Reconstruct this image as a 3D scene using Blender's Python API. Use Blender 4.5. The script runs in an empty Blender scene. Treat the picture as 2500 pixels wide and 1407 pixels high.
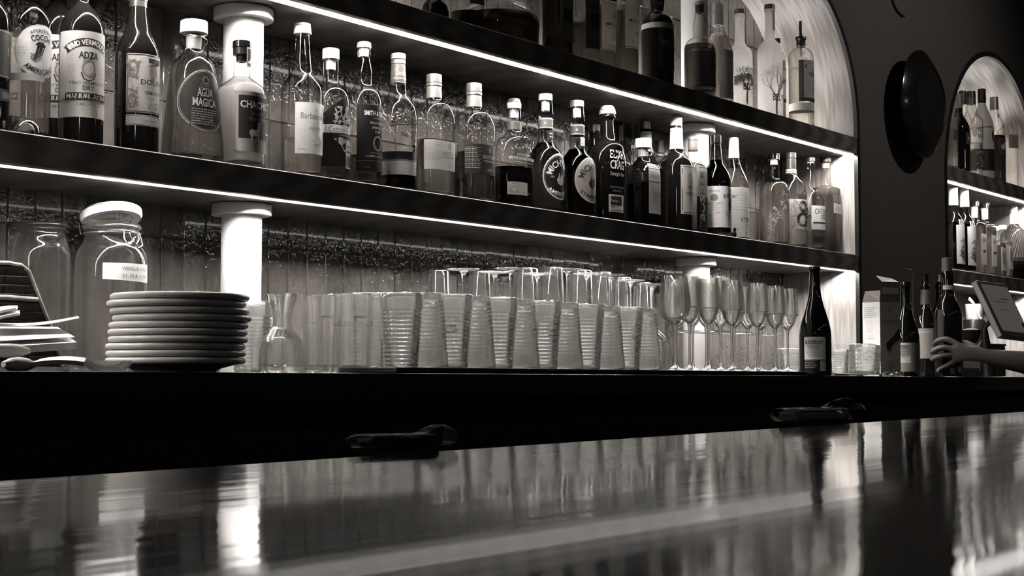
import bpy, bmesh, math, random
from mathutils import Vector, Matrix
random.seed(11)
SC = bpy.context.scene
COL = SC.collection
# ------------------------------------------------------------------ camera
F = 3611.0; CX, CY = 1250.0, 703.5
PITCH = math.atan(200.1 / F)
PHI = math.atan2(2758.0, F * math.cos(PITCH) + 200.1 * math.sin(PITCH))
CAM = Vector((0.0, -2.22, 1.10))
_fh = Vector((math.cos(PHI), math.sin(PHI), 0)); RT = Vector((math.sin(PHI), -math.cos(PHI), 0)); _u0 = Vector((0, 0, 1))
FW = _fh * math.cos(PITCH) + _u0 * math.sin(PITCH)
UP = _u0 * math.cos(PITCH) - _fh * math.sin(PITCH)

def ray(px, py):
    return FW + RT * ((px - CX) / F) + UP * ((CY - py) / F)
def at(px, py, Y=0.0):
    r = ray(px, py); return CAM + r * ((Y - CAM.y) / r.y)
def atd(px, py, d):
    return CAM + ray(px, py) * d
def depth(p):
    return (Vector(p) - CAM).dot(FW)
def zc(X):                      # the back counter is a little out of level
    return 1.0985 - 0.00575 * (X - 1.143)

cam_d = bpy.data.cameras.new('camera'); cam = bpy.data.objects.new('camera', cam_d); COL.objects.link(cam)
cam_d.sensor_fit = 'HORIZONTAL'; cam_d.sensor_width = 36.0; cam_d.lens = 36.0 * F / 2500.0
cam_d.clip_start = 0.01; cam_d.clip_end = 60
cam.matrix_world = Matrix.Translation(CAM) @ Matrix((RT, UP, -FW)).transposed().to_4x4()
SC.camera = cam

# ------------------------------------------------------------------ materials
def tint(v):
    k = min(1.0, max(0.0, v) * 1.4)
    return (v, v * (0.885 + 0.10 * k), v * (0.78 + 0.19 * k), 1.0)
MATS = {}
def nmat(name):
    m = bpy.data.materials.new(name); m.use_nodes = True
    nt = m.node_tree; nt.nodes.clear()
    out = nt.nodes.new('ShaderNodeOutputMaterial')
    return m, nt, out
def N(nt, t, **kw):
    n = nt.nodes.new(t)
    for k, v in kw.items():
        if k in n.inputs: n.inputs[k].default_value = v
        else: setattr(n, k, v)
    return n
def L(nt, a, b): nt.links.new(a, b)
def bsdf(nt, col, rough, spec=0.5, metal=0.0, coat=0.0):
    b = N(nt, 'ShaderNodeBsdfPrincipled')
    b.inputs['Base Color'].default_value = col; b.inputs['Roughness'].default_value = rough
    b.inputs['Specular IOR Level'].default_value = spec; b.inputs['Metallic'].default_value = metal
    b.inputs['Coat Weight'].default_value = coat; b.inputs['Coat Roughness'].default_value = 0.05
    return b
def plain(name, v, rough=0.5, spec=0.5, metal=0.0, coat=0.0, noise=0.0, nscale=30.0, bump=0.0):
    if name in MATS: return MATS[name]
    m, nt, out = nmat(name)
    b = bsdf(nt, tint(v), rough, spec, metal, coat)
    if noise or bump:
        tc = N(nt, 'ShaderNodeTexCoord'); nz = N(nt, 'ShaderNodeTexNoise', Scale=nscale, Detail=4.0)
        L(nt, tc.outputs['Object'], nz.inputs['Vector'])
        if noise:
            mx = N(nt, 'ShaderNodeMix', data_type='RGBA')
            mx.inputs[6].default_value = tint(v * (1 - noise)); mx.inputs[7].default_value = tint(min(1, v * (1 + noise)))
            L(nt, nz.outputs['Fac'], mx.inputs[0]); L(nt, mx.outputs[2], b.inputs['Base Color'])
        if bump:
            bp = N(nt, 'ShaderNodeBump', Strength=bump, Distance=0.002)
            L(nt, nz.outputs['Fac'], bp.inputs['Height']); L(nt, bp.outputs['Normal'], b.inputs['Normal'])
    L(nt, b.outputs[0], out.inputs[0]); MATS[name] = m
    return m
def paper(v): return plain('printed_paper_%03d' % round(v * 100), v, 0.6, 0.25, noise=0.06, nscale=60)
def ink(v): return plain('printing_ink_%03d' % round(v * 100), v, 0.55, 0.2)
def backlit_paper(v):
    if 'backlit_paper' in MATS: return MATS['backlit_paper']
    m, nt, out = nmat('backlit_paper'); a = N(nt, 'ShaderNodeBsdfDiffuse'); b = N(nt, 'ShaderNodeBsdfTranslucent')
    a.inputs[0].default_value = tint(v); b.inputs[0].default_value = tint(v); s = N(nt, 'ShaderNodeMixShader'); s.inputs[0].default_value = .5
    L(nt, a.outputs[0], s.inputs[1]); L(nt, b.outputs[0], s.inputs[2]); L(nt, s.outputs[0], out.inputs[0]); MATS['backlit_paper'] = m; return m
def emit(name, strength, col=(1, 0.965, 0.92, 1)):
    if name in MATS: return MATS[name]
    m, nt, out = nmat(name); e = N(nt, 'ShaderNodeEmission'); e.inputs[0].default_value = col; e.inputs[1].default_value = strength
    L(nt, e.outputs[0], out.inputs[0]); MATS[name] = m; return m
def thin_glass(name, t=0.96, edge=0.25, tintv=None, rough=0.0, haze=0.0, f0=0.045, power=3.0):
    """thin-walled glass: see-through, Fresnel mirror, darker where the wall is seen edge-on"""
    if name in MATS: return MATS[name]
    m, nt, out = nmat(name)
    lw = N(nt, 'ShaderNodeLayerWeight', Blend=0.5)
    p5 = N(nt, 'ShaderNodeMath', operation='POWER'); p5.inputs[1].default_value = 5.0
    L(nt, lw.outputs['Facing'], p5.inputs[0])
    fr = N(nt, 'ShaderNodeMath', operation='MULTIPLY_ADD'); fr.inputs[1].default_value = 0.75; fr.inputs[2].default_value = f0
    L(nt, p5.outputs[0], fr.inputs[0])
    p3 = N(nt, 'ShaderNodeMath', operation='POWER'); p3.inputs[1].default_value = power
    L(nt, lw.outputs['Facing'], p3.inputs[0])
    mx = N(nt, 'ShaderNodeMix', data_type='RGBA'); mx.inputs[6].default_value = (t, t * .99, t * .975, 1); mx.inputs[7].default_value = (edge, edge * .96, edge * .91, 1)
    L(nt, p3.outputs[0], mx.inputs[0])
    tr = N(nt, 'ShaderNodeBsdfTransparent'); L(nt, mx.outputs[2], tr.inputs[0])
    gl = N(nt, 'ShaderNodeBsdfGlossy', Roughness=rough)
    ms = N(nt, 'ShaderNodeMixShader'); L(nt, fr.outputs[0], ms.inputs[0]); L(nt, tr.outputs[0], ms.inputs[1]); L(nt, gl.outputs[0], ms.inputs[2])
    if haze:                 # pale diffuse mix brightens the glass, standing in for light caught in it
        a = N(nt, 'ShaderNodeBsdfTranslucent'); a.inputs[0].default_value = tint(0.85)
        b = N(nt, 'ShaderNodeBsdfDiffuse'); b.inputs[0].default_value = tint(0.80)
        h = N(nt, 'ShaderNodeMixShader'); L(nt, a.outputs[0], h.inputs[1]); L(nt, b.outputs[0], h.inputs[2])
        m2 = N(nt, 'ShaderNodeMixShader'); m2.inputs[0].default_value = haze
        L(nt, ms.outputs[0], m2.inputs[1]); L(nt, h.outputs[0], m2.inputs[2]); ms = m2
    L(nt, ms.outputs[0], out.inputs[0]); MATS[name] = m; return m
def liquid(name, v, mixt=0.3, ior=1.34, scat=0.0, neutral=False):
    if name in MATS: return MATS[name]
    col = (v, v, v * .992, 1) if neutral else tint(v)
    m, nt, out = nmat(name)
    g = N(nt, 'ShaderNodeBsdfGlass', Roughness=0.0, IOR=ior); g.inputs['Color'].default_value = col
    t = N(nt, 'ShaderNodeBsdfTransparent'); t.inputs[0].default_value = col
    ms = N(nt, 'ShaderNodeMixShader'); ms.inputs[0].default_value = mixt
    L(nt, g.outputs[0], ms.inputs[1]); L(nt, t.outputs[0], ms.inputs[2])
    if scat:  # milky scatter: cloudy spirit, and brightening added to glassware
        d = N(nt, 'ShaderNodeBsdfTranslucent'); d.inputs[0].default_value = tint(0.8)
        d2 = N(nt, 'ShaderNodeBsdfDiffuse'); d2.inputs[0].default_value = tint(0.75)
        a = N(nt, 'ShaderNodeMixShader'); L(nt, d.outputs[0], a.inputs[1]); L(nt, d2.outputs[0], a.inputs[2])
        m2 = N(nt, 'ShaderNodeMixShader'); m2.inputs[0].default_value = scat
        L(nt, ms.outputs[0], m2.inputs[1]); L(nt, a.outputs[0], m2.inputs[2]); ms = m2
    L(nt, ms.outputs[0], out.inputs[0]); MATS[name] = m; return m
def solid_glass(name, v=0.97, mixt=0.35, ior=1.48):
    return liquid(name, v, mixt, ior, neutral=True)
def wood(name, v0, v1, rough, sx, sy, sz, spec=0.4, uv=False, dist=1.5, scale=1.0, bump=0.15):
    if name in MATS: return MATS[name]
    m, nt, out = nmat(name); b = bsdf(nt, tint(v0), rough, spec)
    tc = N(nt, 'ShaderNodeTexCoord'); mp = N(nt, 'ShaderNodeMapping'); mp.inputs['Scale'].default_value = (sx, sy, sz)
    L(nt, tc.outputs['UV' if uv else 'Object'], mp.inputs['Vector'])
    n1 = N(nt, 'ShaderNodeTexNoise', Scale=scale, Detail=6.0, Roughness=0.65, Distortion=dist); L(nt, mp.outputs[0], n1.inputs['Vector'])
    wv = N(nt, 'ShaderNodeTexWave', Scale=scale * 1.3, Distortion=6.0, Detail=3.0); wv.inputs['Detail Scale'].default_value = 0.6
    L(nt, mp.outputs[0], wv.inputs['Vector'])
    ad = N(nt, 'ShaderNodeMath', operation='MULTIPLY'); L(nt, n1.outputs['Fac'], ad.inputs[0])
    L(nt, wv.outputs['Fac'], ad.inputs[1])
    cr = N(nt, 'ShaderNodeValToRGB'); cr.color_ramp.elements[0].position = 0.02; cr.color_ramp.elements[1].position = 0.5
    cr.color_ramp.elements[0].color = tint(v0); cr.color_ramp.elements[1].color = tint(v1)
    L(nt, ad.outputs[0], cr.inputs[0]); L(nt, cr.outputs[0], b.inputs['Base Color'])
    bp = N(nt, 'ShaderNodeBump', Strength=bump, Distance=0.001); L(nt, n1.outputs['Fac'], bp.inputs['Height']); L(nt, bp.outputs[0], b.inputs['Normal'])
    L(nt, b.outputs[0], out.inputs[0]); MATS[name] = m; return m

M_CLEAR = thin_glass('clear_bottle_glass', 0.97, 0.20, f0=0.06)
M_CLEAR2 = thin_glass('clear_drinking_glass', 0.975, 0.12, f0=0.07, power=4.0, haze=0.035)
M_BEER = liquid('brightened_pressed_glass', 0.985, 0.25, 1.48, scat=0.12, neutral=True)  # strong scatter put in to make the glass look lit, not wear
M_JARW = liquid('clear_jar_glass_wall', 0.985, 0.4, 1.48, scat=0.005, neutral=True)
M_FOOT = thin_glass('glass_foot_plate', 0.96, 0.3, f0=0.10, haze=0.16)  # haze added so feet and lid look brightly lit
M_STEM = solid_glass('solid_clear_glass', 0.985, 0.25)
M_FLUTE = liquid('thin_stemware_glass', 0.992, 0.5, 1.48, scat=0.002, neutral=True)
M_CLEARW = liquid('clear_drinking_glass_wall', 0.988, 0.45, 1.48, scat=0.022, neutral=True)  # slight scatter lifts the brightness of the walls
M_DARKGLASS = plain('dark_bottle_glass', 0.006, 0.03, 0.6)
M_GREENGLASS = plain('dark_green_bottle_glass', 0.010, 0.04, 0.6)
M_BLACK = plain('black_plastic', 0.012, 0.35, 0.5)
M_BLACKGLOSS = plain('glossy_black_cap', 0.010, 0.12, 0.5)
M_WHITECAP = plain('white_cap', 0.80, 0.35, 0.4)
M_GREYCAP = plain('grey_metal_cap', 0.30, 0.30, 0.5, metal=0.6)
M_SILVER = plain('silver_foil', 0.62, 0.28, 0.5, metal=0.85)
M_CORK = plain('wooden_stopper', 0.42, 0.55, 0.3, noise=0.25, nscale=90)
M_CORKLIGHT = plain('cork', 0.55, 0.7, 0.2, noise=0.3, nscale=140)
M_DARKFOIL = plain('dark_foil', 0.06, 0.3, 0.5, metal=0.3)
M_FROST = None
LIQ_CLEAR = liquid('clear_spirit', 0.96)
LIQ_PALE = liquid('pale_spirit', 0.80)
LIQ_MID = liquid('amber_spirit', 0.42)
LIQ_DARK = liquid('dark_spirit', 0.14)
LIQ_CLOUDY = liquid('cloudy_spirit', 0.92, scat=0.75)

def make_frost():
    m, nt, out = nmat('frosted_glass')
    a = N(nt, 'ShaderNodeBsdfTranslucent'); a.inputs[0].default_value = tint(0.88)
    b = N(nt, 'ShaderNodeBsdfDiffuse'); b.inputs[0].default_value = tint(0.55)
    c = N(nt, 'ShaderNodeBsdfTransparent'); c.inputs[0].default_value = tint(0.9)
    s = N(nt, 'ShaderNodeMixShader'); s.inputs[0].default_value = 0.28; L(nt, a.outputs[0], s.inputs[1]); L(nt, b.outputs[0], s.inputs[2])
    s2 = N(nt, 'ShaderNodeMixShader'); s2.inputs[0].default_value = 0.25; L(nt, s.outputs[0], s2.inputs[1]); L(nt, c.outputs[0], s2.inputs[2])
    L(nt, s2.outputs[0], out.inputs[0]); return m
M_FROST = make_frost()

# ------------------------------------------------------------------ object helpers
def finish(me, smooth=True, angle=35):
    me.update()
    if smooth:
        me.polygons.foreach_set('use_smooth', [True] * len(me.polygons))
        me.set_sharp_from_angle(angle=math.radians(angle))
def mesh_obj(name, verts, faces, mats, parent=None, smooth=True, angle=35, midx=None, loc=None):
    me = bpy.data.meshes.new(name); me.from_pydata([tuple(v) for v in verts], [], faces)
    if not isinstance(mats, (list, tuple)): mats = [mats]
    for m in mats: me.materials.append(m)
    if midx: me.polygons.foreach_set('material_index', midx)
    finish(me, smooth, angle)
    o = bpy.data.objects.new(name, me); COL.objects.link(o)
    if parent: o.parent = parent
    if loc is not None: o.location = loc
    return o
def thing(name, label, cat, loc=(0, 0, 0), rz=0.0, group=None):
    o = bpy.data.objects.new(name, None); COL.objects.link(o); o.location = loc; o.rotation_euler = (0, 0, rz)
    o.empty_display_size = 0.02
    return tag(o, label, cat, group)
def tag(o, label=None, cat=None, group=None, kind=None):
    if label: o['label'] = label
    if cat: o['category'] = cat
    if group: o['group'] = group
    if kind: o['kind'] = kind
    return o
def copy_tree(o, parent=None):
    c = o.copy(); COL.objects.link(c)
    if parent is not None: c.parent = parent
    for ch in o.children: copy_tree(ch, c)
    return c

class MB:
    """collects simple solids into one mesh"""
    def __init__(s): s.v = []; s.f = []; s.m = []
    def add(s, vs, fs, mi=0):
        k = len(s.v); s.v += [Vector(v) for v in vs]; s.f += [tuple(i + k for i in f) for f in fs]; s.m += [mi] * len(fs); return s
    def box(s, a, b, mi=0, M=None):
        x0, y0, z0 = a; x1, y1, z1 = b
        vs = [Vector(p) for p in ((x0, y0, z0), (x1, y0, z0), (x1, y1, z0), (x0, y1, z0), (x0, y0, z1), (x1, y0, z1), (x1, y1, z1), (x0, y1, z1))]
        if M: vs = [M @ v for v in vs]
        return s.add(vs, [(0, 3, 2, 1), (4, 5, 6, 7), (0, 1, 5, 4), (1, 2, 6, 5), (2, 3, 7, 6), (3, 0, 4, 7)], mi)
    def tube(s, pts, r, n=8, mi=0, closed=False, cap=True):
        pts = [Vector(p) for p in pts]; rs = r if isinstance(r, (list, tuple)) else [r] * len(pts)
        m = len(pts); vs = []; ref = None
        for i, p in enumerate(pts):
            a = pts[(i - 1) % m] if (i > 0 or closed) else p; b = pts[(i + 1) % m] if (i < m - 1 or closed) else p
            t = (b - a)
            t = t.normalized() if t.length > 1e-9 else Vector((0, 0, 1))
            if ref is None:
                ref = Vector((0, 0, 1)) if abs(t.z) < .9 else Vector((1, 0, 0))
            u = (ref - t * ref.dot(t)).normalized(); ref = u; w = t.cross(u)
            for j in range(n):
                q = 2 * math.pi * j / n; vs.append(p + (u * math.cos(q) + w * math.sin(q)) * rs[i])
        fs = []
        for i in range(m if closed else m - 1):
            i2 = (i + 1) % m
            for j in range(n):
                j2 = (j + 1) % n; fs.append((i * n + j, i * n + j2, i2 * n + j2, i2 * n + j))
        if cap and not closed:
            fs.append(tuple(range(n - 1, -1, -1))); fs.append(tuple((m - 1) * n + j for j in range(n)))
        return s.add(vs, fs, mi)
    def lathe(s, prof, n=32, mi=0, c=(0, 0, 0), M=None):
        c = Vector(c); vs = []; fs = []; rows = []
        for r, z in prof:
            if r < 1e-6:
                rows.append([len(vs)]); vs.append(Vector((0, 0, z)))
            else:
                rows.append(list(range(len(vs), len(vs) + n)))
                for j in range(n):
                    q = 2 * math.pi * j / n; vs.append(Vector((r * math.cos(q), r * math.sin(q), z)))
        for a, b in zip(rows, rows[1:]):
            for j in range(n):
                j2 = (j + 1) % n
                if len(a) == 1 and len(b) == 1: continue
                if len(a) == 1: fs.append((a[0], b[j2], b[j]))
                elif len(b) == 1: fs.append((a[j], a[j2], b[0]))
                else: fs.append((a[j], a[j2], b[j2], b[j]))
        if M: vs = [M @ v for v in vs]
        return s.add([v + c for v in vs], fs, mi)
    def build(s, name, mats, parent=None, smooth=True, angle=35, loc=None):
        o = mesh_obj(name, s.v, s.f, mats, parent, smooth, angle, s.m, loc)
        return o
def bevel(o, w=0.002, seg=2, ang=30, sm=8):
    bm = bmesh.new(); bm.from_mesh(o.data)
    bmesh.ops.remove_doubles(bm, verts=bm.verts, dist=1e-6)
    ed = [e for e in bm.edges if len(e.link_faces) == 2 and e.calc_face_angle(0) > math.radians(ang)]
    bmesh.ops.bevel(bm, geom=ed, offset=w, segments=seg, profile=0.5, affect='EDGES', clamp_overlap=True)
    bm.to_mesh(o.data); bm.free(); finish(o.data, True, sm)
    return o
def smooth_prof(pts, k=4):
    """chord-length cubic through (r, z) points; repeated points stay corners"""
    out = []
    n = len(pts)
    def unit(p, q):
        d = math.dist(p, q); return ((q[0] - p[0]) / d, (q[1] - p[1]) / d) if d > 1e-7 else None
    for i in range(n - 1):
        p1, p2 = pts[i], pts[i + 1]; d = math.dist(p1, p2)
        if d < 1e-7: continue
        u = unit(p1, p2); ua = unit(pts[i - 1], p1) if i > 0 else None; ub = unit(p2, pts[i + 2]) if i + 2 < n else None
        da = math.dist(pts[i - 1], p1) if i > 0 else 0; db = math.dist(p2, pts[i + 2]) if i + 2 < n else 0
        def mix(v, e):
            if v is None: return u
            if u[0] * v[0] + u[1] * v[1] < .2: return u
            return ((u[0] * d + v[0] * e) / (d + e), (u[1] * d + v[1] * e) / (d + e))
        t1, t2 = mix(ua, da), mix(ub, db)
        for j in range(k):
            t = j / k; t2_, t3 = t * t, t * t * t
            out.append(tuple(max(0.0, (2 * t3 - 3 * t2_ + 1) * p1[c] + (t3 - 2 * t2_ + t) * t1[c] * d + (-2 * t3 + 3 * t2_) * p2[c] + (t3 - t2_) * t2[c] * d) if c == 0 else
                             (2 * t3 - 3 * t2_ + 1) * p1[c] + (t3 - 2 * t2_ + t) * t1[c] * d + (-2 * t3 + 3 * t2_) * p2[c] + (t3 - t2_) * t2[c] * d for c in (0, 1)))
    out.append(pts[-1])
    return out

# ------------------------------------------------------------------ lettering
_tc = {}
def text2d(body, bold=0.0):
    """verts (width and height in units of the cap height, centred) and faces of a word"""
    key = (body, bold)
    if key in _tc: return _tc[key]
    cu = bpy.data.curves.new('tmp_text', 'FONT'); cu.body = body; cu.size = 1.0; cu.offset = bold * 0.42; cu.resolution_u = 2
    ob = bpy.data.objects.new('tmp_text', cu); COL.objects.link(ob)
    dg = bpy.context.evaluated_depsgraph_get(); dg.update()
    me = bpy.data.meshes.new_from_object(ob.evaluated_get(dg))
    vs = [(v.co.x, v.co.y) for v in me.vertices]; fs = [tuple(p.vertices) for p in me.polygons]
    bpy.data.objects.remove(ob); bpy.data.curves.remove(cu); bpy.data.meshes.remove(me)
    if vs:
        xs = [v[0] for v in vs]; w0, w1 = min(xs), max(xs)
        caps = 0.70
        vs = [((x - (w0 + w1) / 2) / caps, (y - caps / 2) / caps) for x, y in vs]
        wid = (w1 - w0) / caps
    else: wid = 1.0
    _tc[key] = (vs, fs, wid); return _tc[key]
def tri_poly(pts):
    """polygon -> triangles"""
    bm = bmesh.new(); vv = [bm.verts.new((p[0], p[1], 0)) for p in pts]
    f = bm.faces.new(vv); bmesh.ops.triangulate(bm, faces=[f]); bm.verts.index_update()
    fs = [tuple(v.index for v in g.verts) for g in bm.faces]; bm.free(); return fs
def art(items, s, step=0.004):
    """flat artwork in label coordinates (metres) -> list of (verts2d, faces, material)
       px units are multiplied by s; item coordinates: da to the right, db upwards from the label centre"""
    out = []
    for it in items:
        k = it[0]
        if k == 't':            # text, da, db, cap, mat, [opts]
            _, body, da, db, cap, mt = it[:6]; op = it[6] if len(it) > 6 else {}
            vs, fs, wid = text2d(body, op.get('bold', 0.012))
            sx = cap if 'w' not in op else op['w'] / wid
            pts = [(x * sx, y * cap) for x, y in vs]
            if 'arc' in op:      # radius, +1 reads over the top, -1 along the bottom
                R, sg = op['arc']
                q = []
                for x, y in pts:
                    an = x / R
                    rr = R + y * sg
                    q.append((rr * math.sin(an), sg * (rr * math.cos(an))))
                pts = q
            if 'rot' in op:
                c, sn = math.cos(op['rot']), math.sin(op['rot']); pts = [(x * c - y * sn, x * sn + y * c) for x, y in pts]
            out.append(([((x + da) * s, (y + db) * s) for x, y in pts], fs, mt))
        elif k == 'r':           # a0,a1,b0,b1,mat
            _, a0, a1, b0, b1, mt = it
            n = max(1, int(abs(a1 - a0) * s / step)); vs = []; fs = []
            for i in range(n + 1):
                a = a0 + (a1 - a0) * i / n; vs += [(a * s, b0 * s), (a * s, b1 * s)]
            for i in range(n): fs.append((2 * i, 2 * i + 2, 2 * i + 3, 2 * i + 1))
            out.append((vs, fs, mt))
        elif k in ('o', 'ring'):  # da,db,rx,ry,[w],mat
            if k == 'o': _, da, db, rx, ry, mt = it; inner = 0.0
            else: _, da, db, rx, ry, w, mt = it; inner = None
            n = 28; nr = 1 if k == 'ring' else max(2, int(rx * s / step)); vs = []; fs = []
            for i in range(nr + 1):
                if k == 'ring': qx, qy = (rx - w * (1 - i), ry - w * (1 - i))
                else: qx, qy = rx * i / nr, ry * i / nr
                for j in range(n):
                    an = 2 * math.pi * j / n; vs.append(((da + qx * math.cos(an)) * s, (db + qy * math.sin(an)) * s))
            for i in range(nr):
                for j in range(n):
                    j2 = (j + 1) % n; fs.append((i * n + j, (i + 1) * n + j, (i + 1) * n + j2, i * n + j2))
            out.append((vs, fs, mt))
        elif k == 'p':           # polygon pts, mat
            _, pts, mt = it
            out.append(([(a * s, b * s) for a, b in pts], tri_poly(pts), mt))
        elif k == 'l':           # polyline pts, width, mat
            _, pts, w, mt = it
            vs = []; fs = []
            for i, (a, b) in enumerate(pts):
                a0, b0 = pts[max(i - 1, 0)]; a1, b1 = pts[min(i + 1, len(pts) - 1)]
                dx, dy = a1 - a0, b1 - b0; ln = math.hypot(dx, dy) or 1
                nx, ny = -dy / ln * w / 2, dx / ln * w / 2
                vs += [((a + nx) * s, (b + ny) * s), ((a - nx) * s, (b - ny) * s)]
                if i: fs.append((2 * i - 2, 2 * i - 1, 2 * i + 1, 2 * i))
            out.append((vs, fs, mt))
    return out
def lines(n, a0, a1, b_top, pitch, h, mt, rag=0.25):
    """rows of small print"""
    r = []
    for i in range(n):
        e = (a1 - a0) * rag * random.random(); b = b_top - i * pitch
        a = a0
        while a < a1 - e - 1:
            w = random.uniform(2.0, 6.0) * h; w = min(w, a1 - e - a)
            r.append(('r', a, a + w, b - h / 2, b + h / 2, mt)); a += w + h * 0.9
    return r
def decal(name, pieces, mapper, parent, off0=0.0006, doff=0.00012):
    """artwork pieces mapped on to a surface: mapper(a, b, offset) -> point"""
    V = []; Fc = []; mi = []; mats = []
    for i, (vs, fs, mt) in enumerate(pieces):
        if mt not in mats: mats.append(mt)
        k = len(V); V += [mapper(a, b, off0 + min(.0013, doff * i)) for a, b in vs]
        Fc += [tuple(q + k for q in f) for f in fs]; mi += [mats.index(mt)] * len(fs)
    if not V: return None
    return mesh_obj(name, V, Fc, mats, parent, False, midx=mi)
# ------------------------------------------------------------------ the setting
D = 0.30                       # niche depth
Z1B, Z1T = 1.4540, 1.5118      # lower shelf
Z2B, Z2T = 1.8768, 1.9352      # upper shelf
XL, XR = -0.85, 4.981           # outer edges of the long niche
ARX, ARZ, ARR = 4.463, 1.9646, 0.518
X2L, X2R = 5.803, 7.017        # outer edges of the second niche
A2X, A2Z, A2R = 6.410, 1.885, 0.607
RIM = 0.022
ZW0, ZW1 = 1.02, 3.10

def arch1(off, n=64):          # outline of the long niche, from lower right over the top to lower left
    r = ARR - off; p = [(XR - off, zc(XR) + .0008), (XR - off, 1.3), (XR - off, 1.6), (XR - off, 1.8)]
    for i in range(n + 1):
        q = math.pi / 2 * i / n; p.append((ARX + (XR - ARX - ARR + r) * math.cos(q) if False else ARX + r * math.cos(q), ARZ + r * math.sin(q)))
    p += [(3.6, ARZ + r), (2.4, ARZ + r), (1.4, ARZ + r), (0.3, ARZ + r), (XL + off, ARZ + r), (XL + off, zc(XL) + .0008)]
    return p
def arch2(off, n=110):
    r = A2R - off; p = [(X2R - off, zc(X2R) + .0008), (X2R - off, 1.3), (X2R - off, 1.6)]
    for i in range(n + 1):
        q = math.pi * i / n; p.append((A2X + r * math.cos(q), A2Z + r * math.sin(q)))
    p += [(X2L + off, 1.6), (X2L + off, 1.3), (X2L + off, zc(X2L) + .0008)]
    return p

M_WALL = plain('dark_painted_plaster', 0.055, 0.75, 0.3, noise=0.10, nscale=9, bump=0.15)
M_RIM = plain('blackened_metal_edge', 0.010, 0.35, 0.5)
M_SHELF = wood('dark_stained_oak', 0.07, 0.15, 0.42, 1.2, 14, 14, scale=1.6)
M_LINING = wood('pale_bent_plywood', 0.34, 0.56, 0.5, 1.4, 95, 1, uv=True, scale=0.7, dist=1.0)
M_BACKWOOD = wood('brown_wood_back', 0.07, 0.13, 0.5, 14, 14, 1.0, scale=1.4)
M_COUNTER = plain('black_stone_counter', 0.006, 0.22, 0.5)
M_CABINET = plain('black_lacquered_cabinet', 0.004, 0.5, 0.3)

def wall_with_holes():
    cu = bpy.data.curves.new('tmp', 'CURVE'); cu.dimensions = '2D'; cu.fill_mode = 'BOTH'; cu.extrude = 0.02
    zb = lambda x: zc(x) + .0008
    pts = [(-1.2, zb(-1.2))] + arch1(0)[::-1] + arch2(0)[::-1] + [(9.0, zb(9.0)), (9.0, ZW1), (-1.2, ZW1)]
    sp = cu.splines.new('POLY'); sp.points.add(len(pts) - 1); sp.use_cyclic_u = True
    for q, (x, z) in zip(sp.points, pts): q.co = (x, z, 0, 1)
    ob = bpy.data.objects.new('tmp', cu); COL.objects.link(ob)
    dg = bpy.context.evaluated_depsgraph_get(); dg.update()
    me = bpy.data.meshes.new_from_object(ob.evaluated_get(dg))
    bpy.data.objects.remove(ob); bpy.data.curves.remove(cu)
    me.transform(Matrix(((1, 0, 0, 0), (0, 0, 1, 0.021), (0, 1, 0, 0), (0, 0, 0, 1))))
    me.materials.clear(); me.materials.append(M_WALL)
    o = bpy.data.objects.new('wall_back', me); COL.objects.link(o); finish(me, True, 30); return tag(o, kind='structure')
wall_with_holes()

def rim(name, fn):             # the black edging around a niche
    a, b = fn(0.0), fn(RIM); n = len(a); m = MB(); V = []; Fc = []
    for (x, z), (x2, z2) in zip(a, b): V += [(x, -0.003, z), (x2, -0.003, z2), (x2, 0.012, z2), (x, 0.03, z)]
    for i in range(n - 1):
        for j in range(4): Fc.append((4 * i + j, 4 * i + (j + 1) % 4, 4 * i + 4 + (j + 1) % 4, 4 * i + 4 + j))
    return tag(mesh_obj(name, V, Fc, M_RIM, None, True, 40), kind='structure')
rim('trim_1', arch1); rim('trim_2', arch2)

def lining(name, fn):          # bent plywood inside a niche, grain along the bend
    a, b = fn(RIM), fn(0.004); V = []; Fc = []; n = len(a); cum = [0.0]
    for i in range(1, n): cum.append(cum[-1] + math.dist(a[i], a[i - 1]))
    ys = [0.012, 0.10, 0.20, D + .001]
    for (x, z) in a: V += [(x, y, z) for y in ys]
    for i in range(n - 1):
        for j in range(3): Fc.append((4 * i + j, 4 * i + j + 1, 4 * i + 5 + j, 4 * i + 4 + j))
    o = mesh_obj(name, V, Fc, M_LINING, None, True, 40)
    uv = o.data.uv_layers.new(name='grain')
    for lp in o.data.loops:
        i = lp.vertex_index; uv.data[lp.index].uv = (cum[i // 4], ys[i % 4])
    return tag(o, kind='structure')
lining('wall_lining', arch1); lining('wall_lining', arch2)

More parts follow.
